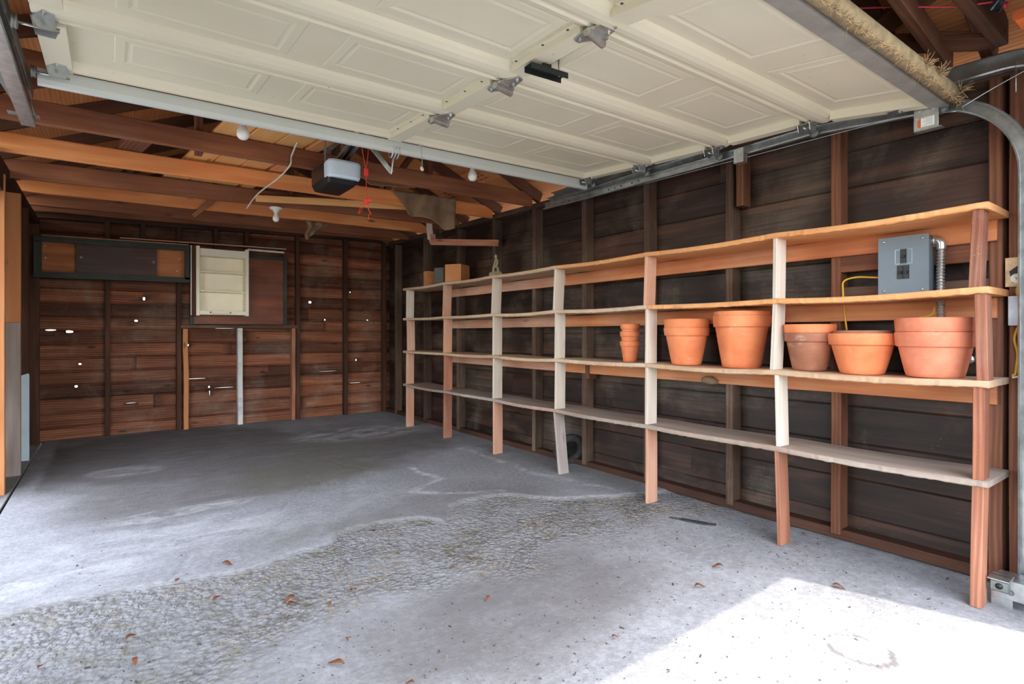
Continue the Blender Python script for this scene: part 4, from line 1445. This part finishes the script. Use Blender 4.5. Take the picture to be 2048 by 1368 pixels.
g.tube(pts, lambda t: 0.0155 + 0.0022 * math.sin(t * 190 * 1.05), 12, 1)
g.build('ribbed_tube', M['galv'], cn)
g = MB(); g.tube([(2.985, 0.853, 1.468), (2.985, 0.836, 1.468), (2.985, 0.822, 1.460), (2.985, 0.818, 1.445), (2.985, 0.818, 1.425)], 0.019, 14)
g.lathe([(0, 0), (0.024, 0), (0.024, 0.007), (0, 0.007)], (2.985, 0.840, 1.468), (0, 1, 0), 12)
g.build('elbow', M['galv'], cn)
settle(cn)
cn = MB(); cn.tube([(3.03, 0.70, 0.945), (2.99, 0.70, 0.943), (2.965, 0.71, 0.94)], 0.013, 12); cn.lathe([(0, 0), (0.018, 0), (0.018, 0.016), (0, 0.016)], (2.965, 0.71, 0.94), (-1, 0.2, 0), 12)
single(cn, 'conduit_connector', M['galv'], 'short metal conduit connector behind the rightmost pots', 'conduit')
g = MB(); g.tube([(2.97, 1.043, 1.315), (2.985, 1.09, 1.322), (3.0, 1.17, 1.33), (2.995, 1.222, 1.315), (2.99, 1.226, 1.27), (2.985, 1.216, 1.16), (2.985, 1.205, 1.06), (3.0, 1.19, 0.95)], 0.0045, 8)
single(g, 'yellow_cable', M['yellow'], 'yellow cable looping from the left side of the breaker panel down behind the pots', 'cable')
g = MB(); g.tube([(3.01, 0.86, 1.20), (2.99, 0.845, 1.165), (2.99, 0.855, 1.135), (2.99, 0.90, 1.122), (3.01, 0.95, 1.118)], 0.0055, 8)
single(g, 'yellow_cable', M['yellow'], 'short yellow cable bend under the shelf beside the conduit', 'cable')
g = MB(); g.tube([(3.0, 0.668, 1.02), (2.99, 0.660, 0.98), (2.995, 0.668, 0.93), (3.0, 0.665, 0.87)], 0.005, 8)
single(g, 'yellow_cable', M['yellow'], 'yellow cable seen between the end upright and the corner stud', 'cable')

ob = thing('outlet_box', 'square metal outlet box with torn cover on the corner stud, above the switch', 'outlet')
g = MB(); g.box((2.985, 0.49, 1.245), (3.02, 0.60, 1.358), 0.003); g.build('box', M['galv'], ob)
g = MB(); g.box((2.980, 0.487, 1.242), (2.985, 0.603, 1.361), 0.002); pl_ = g.build('cover_plate', M['boxsteel'], ob)
g = MB()
g.prism([(0.01, 0.03), (0.045, 0.05), (0.06, 0.02), (0.09, 0.0), (0.10, 0.05), (0.07, 0.075), (0.04, 0.09), (0.0, 0.06)], (2.9795, 0.49, 1.255), (0, 1, 0), (0, 0, 1), (1, 0, 0), -0.0006)
g.build('dark_slot', M['black'], pl_)
g = MB(); g.lathe([(0, 0), (0.02, 0), (0.019, 0.003), (0, 0.003)], (2.9795, 0.567, 1.275), (-1, 0, 0), 18); pf = g.build('outlet_face', M['porcelain'], pl_)
g = MB()
for (a, b) in ((0, 1), (-.8, .6), (.8, .6)):
    g.tube([(2.9760, 0.567, 1.275), (2.9760, 0.567 + a * .007, 1.275 + (b if a else -1) * .007)], 0.0009, 5, 1)
g.build('outlet_slot', M['black'], pl_)
settle(ob)
sw = thing('light_switch', 'grey metal light switch box on the corner stud below the outlet box', 'switch')
g = MB(); g.box((2.985, 0.527, 1.090), (3.02, 0.590, 1.20), 0.003); g.build('box', M['galv'], sw)
g = MB(); g.box((2.981, 0.522, 1.083), (2.985, 0.594, 1.203), 0.002); g.build('cover_plate', M['switchgrey'], sw)
g = MB(); g.box((2.970, 0.552, 1.138), (2.981, 0.564, 1.152), 0.002); g.build('toggle', M['porcelain'], sw)
g = MB()
for z_ in (1.105, 1.178): g.lathe([(0, 0), (0.004, 0), (0.003, 0.002), (0, 0.002)], (2.981, 0.558, z_), (-1, 0, 0), 10)
g.build('screw', M['galv_dark'], sw)
settle(sw)
g = MB(); g.tube([(2.99, 0.562, 1.243), (2.985, 0.566, 1.225), (2.99, 0.564, 1.20)], 0.006, 8)
single(g, 'yellow_cable', M['yellow'], 'short yellow cable joining the outlet box and the light switch', 'cable')
g = MB(); g.tube([(2.99, 0.562, 1.082), (2.985, 0.575, 1.03), (2.985, 0.565, 0.97), (2.985, 0.568, 0.92), (2.985, 0.572, 0.885), (2.985, 0.582, 0.878)], 0.005, 8)
single(g, 'yellow_cable', M['yellow'], 'yellow cable hanging in a bend below the light switch', 'cable')
g = MB(); g.tube([(2.975, 0.520, 1.02), (2.975, 0.545, 0.97), (2.977, 0.560, 0.945), (2.977, 0.555, 0.90), (2.977, 0.558, 0.878), (2.977, 0.58, 0.87)], 0.0045, 8)
single(g, 'white_cable', M['whitecable'], 'white cable crossing the yellow one below the light switch', 'cable')

# ------------------------------------------------------------------ things on the top shelf
def sz3(y): return shelf_z(3, y) + 0.001
def block(x0, x1, y0, y1, h, mat, label, rot=0.0, name='wood_block'):
    z0 = sz3((y0 + y1) / 2)
    g = MB()
    c = Vector(((x0 + x1) / 2, (y0 + y1) / 2, z0))
    R_ = Matrix.Rotation(rot, 3, 'Z')
    a = c + R_ @ Vector((-(x1 - x0) / 2, 0, h / 2)); b = c + R_ @ Vector(((x1 - x0) / 2, 0, h / 2))
    g.beam(a, b, y1 - y0, h, (0, 0, 1), 0.004)
    return single(g, name, mat, label, 'wood block', 'wood blocks on the top shelf')


block(2.84, 2.93, 5.50, 5.60, 0.170, M['stud_r'], 'upright dull brown block, leftmost on the top shelf')
block(2.80, 2.90, 5.33, 5.42, 0.175, M['lightblock'], 'narrow orange block between the dull brown and grey blocks')
block(2.82, 2.93, 5.07, 5.20, 0.190, M['greyblock'], 'grey painted block left of the largest orange block', 0.35)
block(2.76, 2.95, 4.70, 4.88, 0.180, M['lightblock'], 'largest orange wood block on the top shelf, turned at an angle', 0.55)
fg = thing('figurine', 'small weathered carved figurine of two looped limbs on a square base, top shelf', 'figurine')
yy = 4.09
z0 = sz3(yy)
g = MB(); g.box((2.80, yy - 0.045, z0), (2.88, yy + 0.045, z0 + 0.055), 0.01); g.build('base', M['statue'], fg)
g = MB()
g.tube([(2.84, yy + 0.035, z0 + 0.04), (2.84, yy + 0.030, z0 + 0.09), (2.84, yy + 0.010, z0 + 0.13), (2.84, yy - 0.004, z0 + 0.17)], lambda t: 0.013 - 0.004 * t, 10)
g.tube([(2.845, yy - 0.035, z0 + 0.04), (2.845, yy - 0.030, z0 + 0.08), (2.845, yy - 0.012, z0 + 0.11), (2.842, yy - 0.028, z0 + 0.145), (2.84, yy - 0.006, z0 + 0.18)], lambda t: 0.012 - 0.003 * t, 10)
g.tube([(2.835, yy + 0.01, z0 + 0.12), (2.835, yy - 0.008, z0 + 0.10), (2.84, yy - 0.03, z0 + 0.10)], 0.009, 8)
g.lathe([(0, -0.018), (0.010, -0.012), (0.0145, 0), (0.010, 0.013), (0.004, 0.024), (0, 0.026)], (2.84, yy - 0.006, z0 + 0.19), (0, 0, 1), 14)
g.build('figure', M['statue'], fg)
settle(fg)

# hanging L bracket of wood near the top plate
hb = thing('hanging_bracket', 'wooden hanger: pale strip dropping from a joist to a red-brown crossbar', 'wooden bracket')
g = MB(); g.beam((2.685, 5.045, 2.02), (2.66, 5.045, 2.30), 0.018, 0.06, (1, 0, 0), 0.002); g.build('hanging_strip', M['up_white'], hb)
g = MB(); g.beam((2.702, 5.03, 1.985), (2.697, 5.03, 2.075), 0.03, 0.06, (1, 0, 0), 0.002); g.build('block', M['up_peach'], hb)
g = MB(); g.beam((2.675, 5.01, 1.99), (3.008, 4.28, 1.915), 0.022, 0.062, (0, 0, 1), 0.002, 6, .002); g.build('crossbar', M['up_red'], hb)
settle(hb)


# ------------------------------------------------------------------ cloths over the joist
def cloth(name, outline_fn, nu, nv, mat, label, cat):
    vs = []; fs = []
    for j in range(nv + 1):
        for i in range(nu + 1):
            vs.append(outline_fn(i / nu, j / nv))
    for j in range(nv):
        for i in range(nu):
            a = j * (nu + 1) + i
            fs.append((a, a + 1, a + nu + 2, a + nu + 1))
    g = MB(); g._add(vs, fs, [tuple(v) for v in vs], .5, True)
    o = g.build(name, mat)
    m = o.modifiers.new('thickness', 'SOLIDIFY'); m.thickness = 0.004
    return tag(recentre(o), label, cat)


def drape(u, v):
    # v = 0 behind the joist, over its top, down the camera side
    x = 1.95 + 0.62 * u
    hang = 0.10 + 0.17 * math.sin(min(1, u * 1.15) * math.pi * .55) + 0.03 * math.sin(u * 9)
    if u < .2: hang *= (u / .2) * .8 + .2
    top_ = 2.278 + 0.012 * u
    s_ = v * (0.10 + 0.06 + hang)
    if s_ < 0.10: y, z = 4.43, top_ - 0.10 + s_
    elif s_ < 0.16: y, z = 4.43 - (s_ - 0.10) * 1.3, top_
    else: y, z = 4.345 - 0.02 * math.sin(u * 14) * (s_ - .16) * 6 - 0.01, top_ - (s_ - 0.16)
    if s_ > 0.16: x += 0.10 * (s_ - .16) * math.sin(u * 11)
    return (x, y + 0.004 * math.sin(u * 40 + v * 7), z)


cloth('canvas_cloth', drape, 40, 30, M['burlap'], 'brown canvas cloth draped over the nearer orange joist above the hanging bracket', 'cloth')


def rag(u, v):
    w = 0.22 * (1 - v * 0.55)
    return (1.60 + (u - .1) * w + 0.02 * math.sin(v * 6), 5.57 - 0.015 * math.sin(u * 12) - 0.01 * v, 2.165 - 0.19 * v * (1.0 - 0.5 * u))


cloth('paper_scrap', rag, 16, 12, M['burlap'], 'small crumpled brown cloth scrap hanging under the farther orange joist', 'cloth')


def kraft(u, v):
    return (1.62 + 0.34 * u, 4.10 + 0.16 * v - 0.03 * u, 2.325 + 0.01 * math.sin(u * 7) - 0.03 * v + 0.02 * u)


g = MB(); g.prism([(0, 0), (0.40, 0.06), (0.36, 0.13), (0.10, 0.17), (-0.06, 0.10)], (1.62, 4.02, 2.19), (1, 0, 0), (0, 0.6, 0.8), (0, -0.8, 0.6), 0.003)
single(g, 'kraft_paper', M['paper'], 'tan paper scrap tucked between the joists behind the red release handle', 'paper')
g = MB(); g.beam((2.35, 4.25, 2.33), (2.93, 5.28, 2.18), 0.022, 0.09, (0, 0, 1), 0.003, 6, .003)
single(g, 'loose_board', M['joist_dark'], 'dark board slanting down behind the canvas cloth to the wall plate', 'board')

# cables across the joists
g = MB(); g.tube([(1.06, 3.35, 2.325), (1.0, 3.60, 2.315), (0.97, 3.73, 2.22), (0.96, 3.74, 2.15), (0.945, 4.0, 2.12), (0.92, 4.34, 2.11), (0.905, 4.55, 2.09), (0.90, 4.8, 2.055)], 0.0055, 8)
single(g, 'white_cable', M['whitecable'], 'white electric cable looping over and under the joists left of the opener', 'cable')

# ------------------------------------------------------------------ top right corner: wires, orange plastic
g = MB(); g.tube([(2.35, 0.95, 2.335), (2.45, 0.80, 2.305), (2.55, 0.66, 2.275), (2.6, 0.56, 2.262)], 0.0032, 8)
single(g, 'pink_wire', M['pink'], 'thin pink wire strung below the rafters at the top right', 'wire')
g = MB()
pts = [(2.585 + 0.03 * math.cos(t), 0.535 + 0.014 * math.cos(t), 2.232 + 0.016 * math.sin(t)) for t in [k * .4 for k in range(32)]]
g.tube(pts, 0.0035, 6, 1)
single(g, 'wire_coil', M['rubber'], 'coil of black wire at the top right corner beside the orange block', 'wire')
g = MB(); g.tube([(2.57, 0.555, 2.225), (2.58, 0.54, 2.25), (2.60, 0.525, 2.27)], 0.004, 6); g.tube([(2.577, 0.56, 2.225), (2.587, 0.545, 2.25), (2.607, 0.53, 2.27)], 0.004, 6)
single(g, 'blue_wire', M['blue'], 'pair of blue-grey wires rising from the black coil', 'wire')
g = MB()
pts = [(2.60 + 0.012 * math.cos(t * 1.3), 0.53 + 0.004 * t / 5 - .01, 2.235 + 0.008 * math.sin(t * 2.1)) for t in [k * .4 for k in range(30)]]
g.tube(pts, 0.0025, 6, 1)
single(g, 'pink_wire', M['pink'], 'tangled knot of pink wire inside the black coil', 'wire')
g = MB(); g.box((2.60, 0.43, 2.165), (2.70, 0.505, 2.20), 0.006)
single(g, 'orange_plug', M['orange'], 'orange plastic block cut by the right edge of the view near the rafters', 'plug')

# stamped printing on roof sheathing by the right eave
def stamp(y, x0, n, s=1.0):
    g = MB()
    nrm = Vector((EZ - .06 - RZ, 0, -(3.30 - RX))).normalized()
    dn = Vector((3.30 - RX, 0, EZ - .06 - RZ)).normalized()
    if nrm.z > 0: nrm = -nrm
    for r_ in range(3):
        for k in range(n):
            o = Vector((x0, y - k * 0.018 * s, 0))
            t = (x0 - RX) / (3.30 - RX)
            o.z = RZ + (EZ - .06 - RZ) * t
            o = o + dn * (r_ * 0.04 * s) + nrm * 0.0005
            if (k * 7 + r_ * 3) % 5 == 0: continue
            g.prism([(0, 0), (0.022 * s, 0), (0.022 * s, 0.004 * s), (0.006 * s, 0.004 * s), (0.006 * s, 0.010 * s), (0, 0.010 * s)], o, dn, (0, 1, 0), nrm, 0.0006)
    return g


for (y, x0, n) in ((3.62, 2.62, 9), (4.25, 2.66, 10), (4.85, 2.72, 9), (0.60, 2.80, 6)):
    structure(stamp(y, x0, n), 'stamp_print', M['darkink'], ceiling)

# ------------------------------------------------------------------ back wall cabinets
cb = thing('wall_cabinet', 'long low dark-framed wall cabinet with orange plywood ends and a dark sliding door', 'cabinet')
Y0, Y1 = 6.75, 6.925
x0, x1, zb, zt = -0.555, 0.705, 1.575, 1.968
tl = 0.018
g = MB()
g.prism([(x0, zb), (x1, zb + tl * 1.5), (x1, zb + tl * 1.5 + .03), (x0, zb + .03)], (0, Y0, 0), (1, 0, 0), (0, 0, 1), (0, 1, 0), Y1 - Y0)
g.prism([(x0, zt - .03), (x1, zt - .03 + tl), (x1, zt + tl), (x0, zt)], (0, Y0, 0), (1, 0, 0), (0, 0, 1), (0, 1, 0), Y1 - Y0)
g.box((x0, Y0, zb + .02), (x0 + .03, Y1, zt - .01), .002); g.box((x1 - .03, Y0, zb + .03), (x1, Y1, zt), .002)
g.build('carcass', M['cab_frame'], cb)
g = MB()
for (a, b, c_, d_) in ((x0, x1, zb, zb + .055), (x0, x1, zt - .055, zt)):
    g.prism([(a, c_), (b, c_ + tl), (b, d_ + tl), (a, d_)], (0, Y0 - .012, 0), (1, 0, 0), (0, 0, 1), (0, 1, 0), 0.014)
g.box((x0, Y0 - .012, zb + .05), (x0 + .06, Y0 + .002, zt - .05), .002); g.box((x1 - .045, Y0 - .012, zb + .05), (x1, Y0 + .002, zt - .04), .002)
g.build('face_frame', M['cab_frame'], cb)
g = MB(); g.box((x0 + .03, 6.86, zb + .03), (x1 - .03, 6.872, zt - .01), .001, axis=0); g.build('back_panel', M['cab_ply'], cb)
g = MB(); g.box((-0.245, 6.79, zb + .03), (0.415, 6.806, zt - .02), .002, axis=0); sd_ = g.build('sliding_door', M['cab_door'], cb)
for xx in (-0.205, 0.385):
    g = MB(); g.lathe([(0.013, 0), (0.015, 0.0), (0.015, 0.003), (0.012, 0.003), (0.011, 0.001), (0.0, 0.001)], (xx, 6.79, 1.79), (0, -1, 0), 18); g.build('finger_pull', M['galv_dark'], sd_)
g = MB()
for (xx, zz_) in ((x0 + .075, 1.89), (x0 + .078, 1.775), (0.62, 1.85), (0.60, 1.72)):
    g.lathe([(0, 0), (0.007, 0), (0.006, .002), (0, .002)], (xx, 6.86, zz_), (0, -1, 0), 8)
g.build('screw', M['porcelain'], cb)
settle(cb)
for (a, b, z_, lb) in ((-0.50, 0.70, 1.975, 'thin pale strip of wood lying on top of the dark-framed wall cabinet'), (0.10, 1.70, 2.003, 'long thin pale batten lying across the tops of both wall cabinets')):
    g = MB(); g.beam((a, 6.80, z_ + .004 + (a + .55) * .014), (b, 6.80, z_ + .004 + (b + .55) * .018), 0.04, 0.010, c=.001, segs=4, wob=.001)
    single(g, 'batten', M['up_peach'], lb, 'wood strip')

mc = thing('open_cabinet', 'cream open-fronted wall cabinet with two inner shelves on the back wall', 'cabinet')
ax0, ax1, az0, az1 = 0.765, 1.285, 1.245, 1.995
g = MB()
g.box((ax0, 6.73, az0), (ax0 + .035, 6.90, az1), .004); g.box((ax1 - .035, 6.73, az0), (ax1, 6.90, az1), .004)
g.box((ax0, 6.75, az1 - .10), (ax1, 6.90, az1 - .02), .003, axis=0)
g.box((ax0, 6.74, az0 + .01), (ax1, 6.90, az0 + .055), .003, axis=0)
g.build('carcass', M['cream'], mc)
g = MB(); g.box((ax0 + .02, 6.885, az0 + .03), (ax1 - .02, 6.895, az1 - .05), .001); g.build('back_panel', M['cream'], mc)
for z_ in (1.505, 1.715):
    g = MB(); g.box((ax0 + .03, 6.765, z_), (ax1 - .03, 6.89, z_ + .02), .003, axis=0); g.build('shelf', M['cream'], mc)
g = MB()
for z_ in (1.38, 1.43, 1.58, 1.63, 1.68, 1.90):
    for y_ in (6.80, 6.86):
        g.lathe([(0, 0), (0.004, 0), (0.004, .0006), (0, .0006)], (ax1 - .0352, y_, z_), (-1, 0, 0), 6)
g.build('peg_hole', M['black'], mc)
g = MB(); g.tube([(0.925, 6.738, 1.275), (0.93, 6.715, 1.272), (0.96, 6.712, 1.268), (1.05, 6.712, 1.268), (1.075, 6.715, 1.272), (1.08, 6.738, 1.275)], 0.004, 8)
ho = g.build('handle', M['cream'], mc)
g = MB()
for x_ in (0.905, 1.10): g.lathe([(0, 0), (.009, 0), (.006, .01), (0, .01)], (x_, 6.74, 1.28), (0, -1, 0), 10)
g.build('knob', M['galv_dark'], mc)
g = MB(); g.box((0.722, 6.755, az0 - .005), (ax0 - .001, 6.90, az1), .003, axis=2); g.build('side_board', M['stud_b'], mc)
g = MB(); g.box((0.716, 6.750, az0 + .0), (0.724, 6.765, az1), .001, axis=2); g.build('edge_trim', M['cream'], mc)
settle(mc)

pw = thing('window_board', 'red-brown plywood sheet boarding the window behind the cream cabinet', 'plywood board')
g = MB(); g.box((0.74, 6.905, 1.155), (1.70, 6.918, 1.955), .001, axis=0); g.build('sheet', M['ply_red'], pw)
g = MB(); g.box((1.30, 6.89, 1.925), (1.735, 6.915, 1.965), .002); g.box((1.695, 6.89, 1.15), (1.735, 6.915, 1.93), .002); g.box((0.72, 6.89, 1.148), (0.765, 6.915, 1.24), .002)
g.build('frame', M['cab_frame'], pw)
settle(pw)
g = MB(); g.box((1.30, 6.88, 2.008), (1.70, 6.90, 2.030), .002)
single(g, 'pale_lath', M['label'], 'short white flaking lath above the red-brown window board', 'wood strip')

# ------------------------------------------------------------------ floor items
tr = MB()
c = Vector((2.985, 3.26, 0.135))
prof = []
for k in range(18):
    t = 2 * math.pi * k / 18
    prof.append((0.105 + 0.030 * math.cos(t), 0.036 * math.sin(t)))
prof.append(prof[0])
tr.lathe(prof, c, (0.30, 1.0, 0.35), 40)
single(tr, 'small_tyre', M['rubber'], 'small black rubber tyre leaning on the wall behind the crooked grey upright', 'tyre').location.z = -0.012
g = MB()
pts = [(2.60, 1.99), (2.63, 1.93), (2.655, 1.87), (2.68, 1.80), (2.71, 1.76)]
for (ax, ay), (bx, by), w0 in zip(pts, pts[1:], (0.012, 0.03, 0.035, 0.02)):
    g.beam((ax, ay, -0.008), (bx, by, -0.008), w0, 0.006, (0, 0, 1), 0.001)
single(g, 'rubber_strip', M['rubber'], 'curved dark rubber scrap lying on the floor in front of the shelving', 'debris')
g = MB(); g.lathe([(0, -0.02), (0.03, -0.015), (0.055, 0), (0.05, 0.02), (0.0, 0.03)], (2.985, 1.98, 0.765), (-0.3, 0, -1), 14)
for v_i, v in enumerate(g.v):
    n_ = noise.noise(Vector(v) * 40) * 0.012
    g.v[v_i] = (v[0] + n_, v[1] + n_ * 1.5, v[2] + n_)
single(g, 'mud_nest', M['burlap'], 'small brown mud nest stuck under the ledger below the orange pots', 'nest')

LEAVES = [(0.239, 2.708), (0.437, 2.76), (0.58, 2.224), (0.581, 2.27), (0.066, 2.319), (0.071, 2.134), (-0.172, 2.281), (0.814, 2.197), (0.698, 2.137), (0.664, 1.853), (0.588, 1.741), (1.365, 2.184), (1.247, 2.134), (1.215, 1.805), (0.735, 1.511), (1.988, 1.367), (2.224, 1.438), (2.95, 1.404), (1.421, 1.316), (2.45, 1.02), (1.9, 2.35), (0.35, 2.45), (2.35, 1.75)]
lp = None
for k, (x, y) in enumerate(LEAVES):
    if lp is None:
        g = MB()
        vs = []; fs = []
        n = 10
        for i in range(n + 1):
            t = i / n
            w = 0.014 * math.sin(math.pi * t ** 0.8) ** 0.8 + 0.0004
            for s_ in (-1, 0, 1):
                vs.append(((t - .5) * 0.055, s_ * w, 0.005 * abs(s_) + 0.006 * math.sin(t * 5) + 0.002))
        for i in range(n):
            for s_ in (0, 1):
                a = i * 3 + s_
                fs.append((a, a + 1, a + 4, a + 3))
        g._add(vs, fs, [tuple(v) for v in vs], .5, True)
        o = g.build('dry_leaf', M['leaf'])
        m = o.modifiers.new('thickness', 'SOLIDIFY'); m.thickness = 0.0008
        lp = o
    else:
        o = lp.copy(); COL.objects.link(o)
    z_ = -0.006 if y < 2.6 else 0.004
    s_ = random.uniform(0.45, 0.95)
    o.scale = (s_, s_ * random.uniform(.7, 1.2), s_)
    o.location = (x, y, z_)
    o.rotation_euler = (random.uniform(-.2, .2), random.uniform(-.2, .2), random.uniform(0, 6.28))
    tag(o, 'small dry brown leaf lying on the concrete floor', 'leaf', 'dry leaves scattered on the floor')

# loose straw, grass and grit on the rough band and the near floor
g = MB()
for k in range(3000):
    x = random.uniform(-0.45, 3.0)
    yf = interp(FAR, x); yn = interp(NEAR, x)
    if random.random() < .8:
        y = random.uniform(yn - .15, yf)
    else:
        y = random.uniform(1.0, yf)
    cl = noise.noise(Vector((x * 3.3, y * 3.3, 4)))
    if cl < random.uniform(-.25, .35): continue
    L = random.uniform(0.006, 0.03) * (1.8 if random.random() < .08 else 1)
    a = random.uniform(0, 6.28)
    z_ = -0.009
    d = Vector((math.cos(a), math.sin(a), random.uniform(-.05, .25))) * L
    p = Vector((x, y, z_ + .002))
    g.tube([p, p + d * .5 + Vector((0, 0, .002)), p + d], 0.0008, 3, 1)
tag(g.build('straw_litter', M['straw']), 'fine dry straw and grass litter strewn over the rough floor band', 'straw litter', kind='stuff')
g = MB()
for k in range(1800):
    x = random.uniform(-0.3, 3.05)
    y = random.uniform(0.7, 2.2) if random.random() < .7 else random.uniform(2.2, 6.5)
    if x > 2.6: y = random.uniform(0.7, 2.4)
    s_ = random.uniform(0.0006, 0.0016) * (1.8 if random.random() < .06 else 1)
    z_ = (-0.014 if y < interp(FAR, x) else 0.0)
    a = random.uniform(0, 6.28)
    d = Vector((math.cos(a), math.sin(a), 0)) * s_ * random.uniform(1, 4)
    p = Vector((x, y, z_ + s_))
    g.tube([p - d, p + d], s_, 4, 1)
tag(g.build('floor_grit', M['grit']), 'dark grit and crumbs scattered over the concrete floor', 'grit', kind='stuff')

settle(door)


# ------------------------------------------------------------------ every small fitting its own part
def split_loose(o):
    bm = bmesh.new(); bm.from_mesh(o.data)
    bm.verts.ensure_lookup_table()
    seen = set(); comps = []
    for v in bm.verts:
        if v.index in seen: continue
        st_ = [v]; seen.add(v.index); comp = []
        while st_:
            a = st_.pop(); comp.append(a.index)
            for e in a.link_edges:
                b = e.other_vert(a)
                if b.index not in seen:
                    seen.add(b.index); st_.append(b)
        comps.append(set(comp))
    bm.free()
    if len(comps) < 2: return
    src = o.data
    for i, comp in enumerate(comps):
        me = src.copy()
        bm = bmesh.new(); bm.from_mesh(me)
        bm.verts.ensure_lookup_table()
        bmesh.ops.delete(bm, geom=[v for v in bm.verts if v.index not in comp], context='VERTS')
        bm.to_mesh(me); bm.free()
        if i == 0:
            o.data = me
        else:
            c = o.copy(); c.data = me; COL.objects.link(c)


for o in list(COL.objects):
    if o.type == 'MESH' and o.name.split('.')[0] in ('cover_embossing', 'bolt', 'screw', 'track_hole', 'release_handle', 'peg_hole', 'outlet_slot', 'knob', 'hanger_bolt', 'stamp_print'):
        if o.name.split('.')[0] != 'stamp_print':
            split_loose(o)
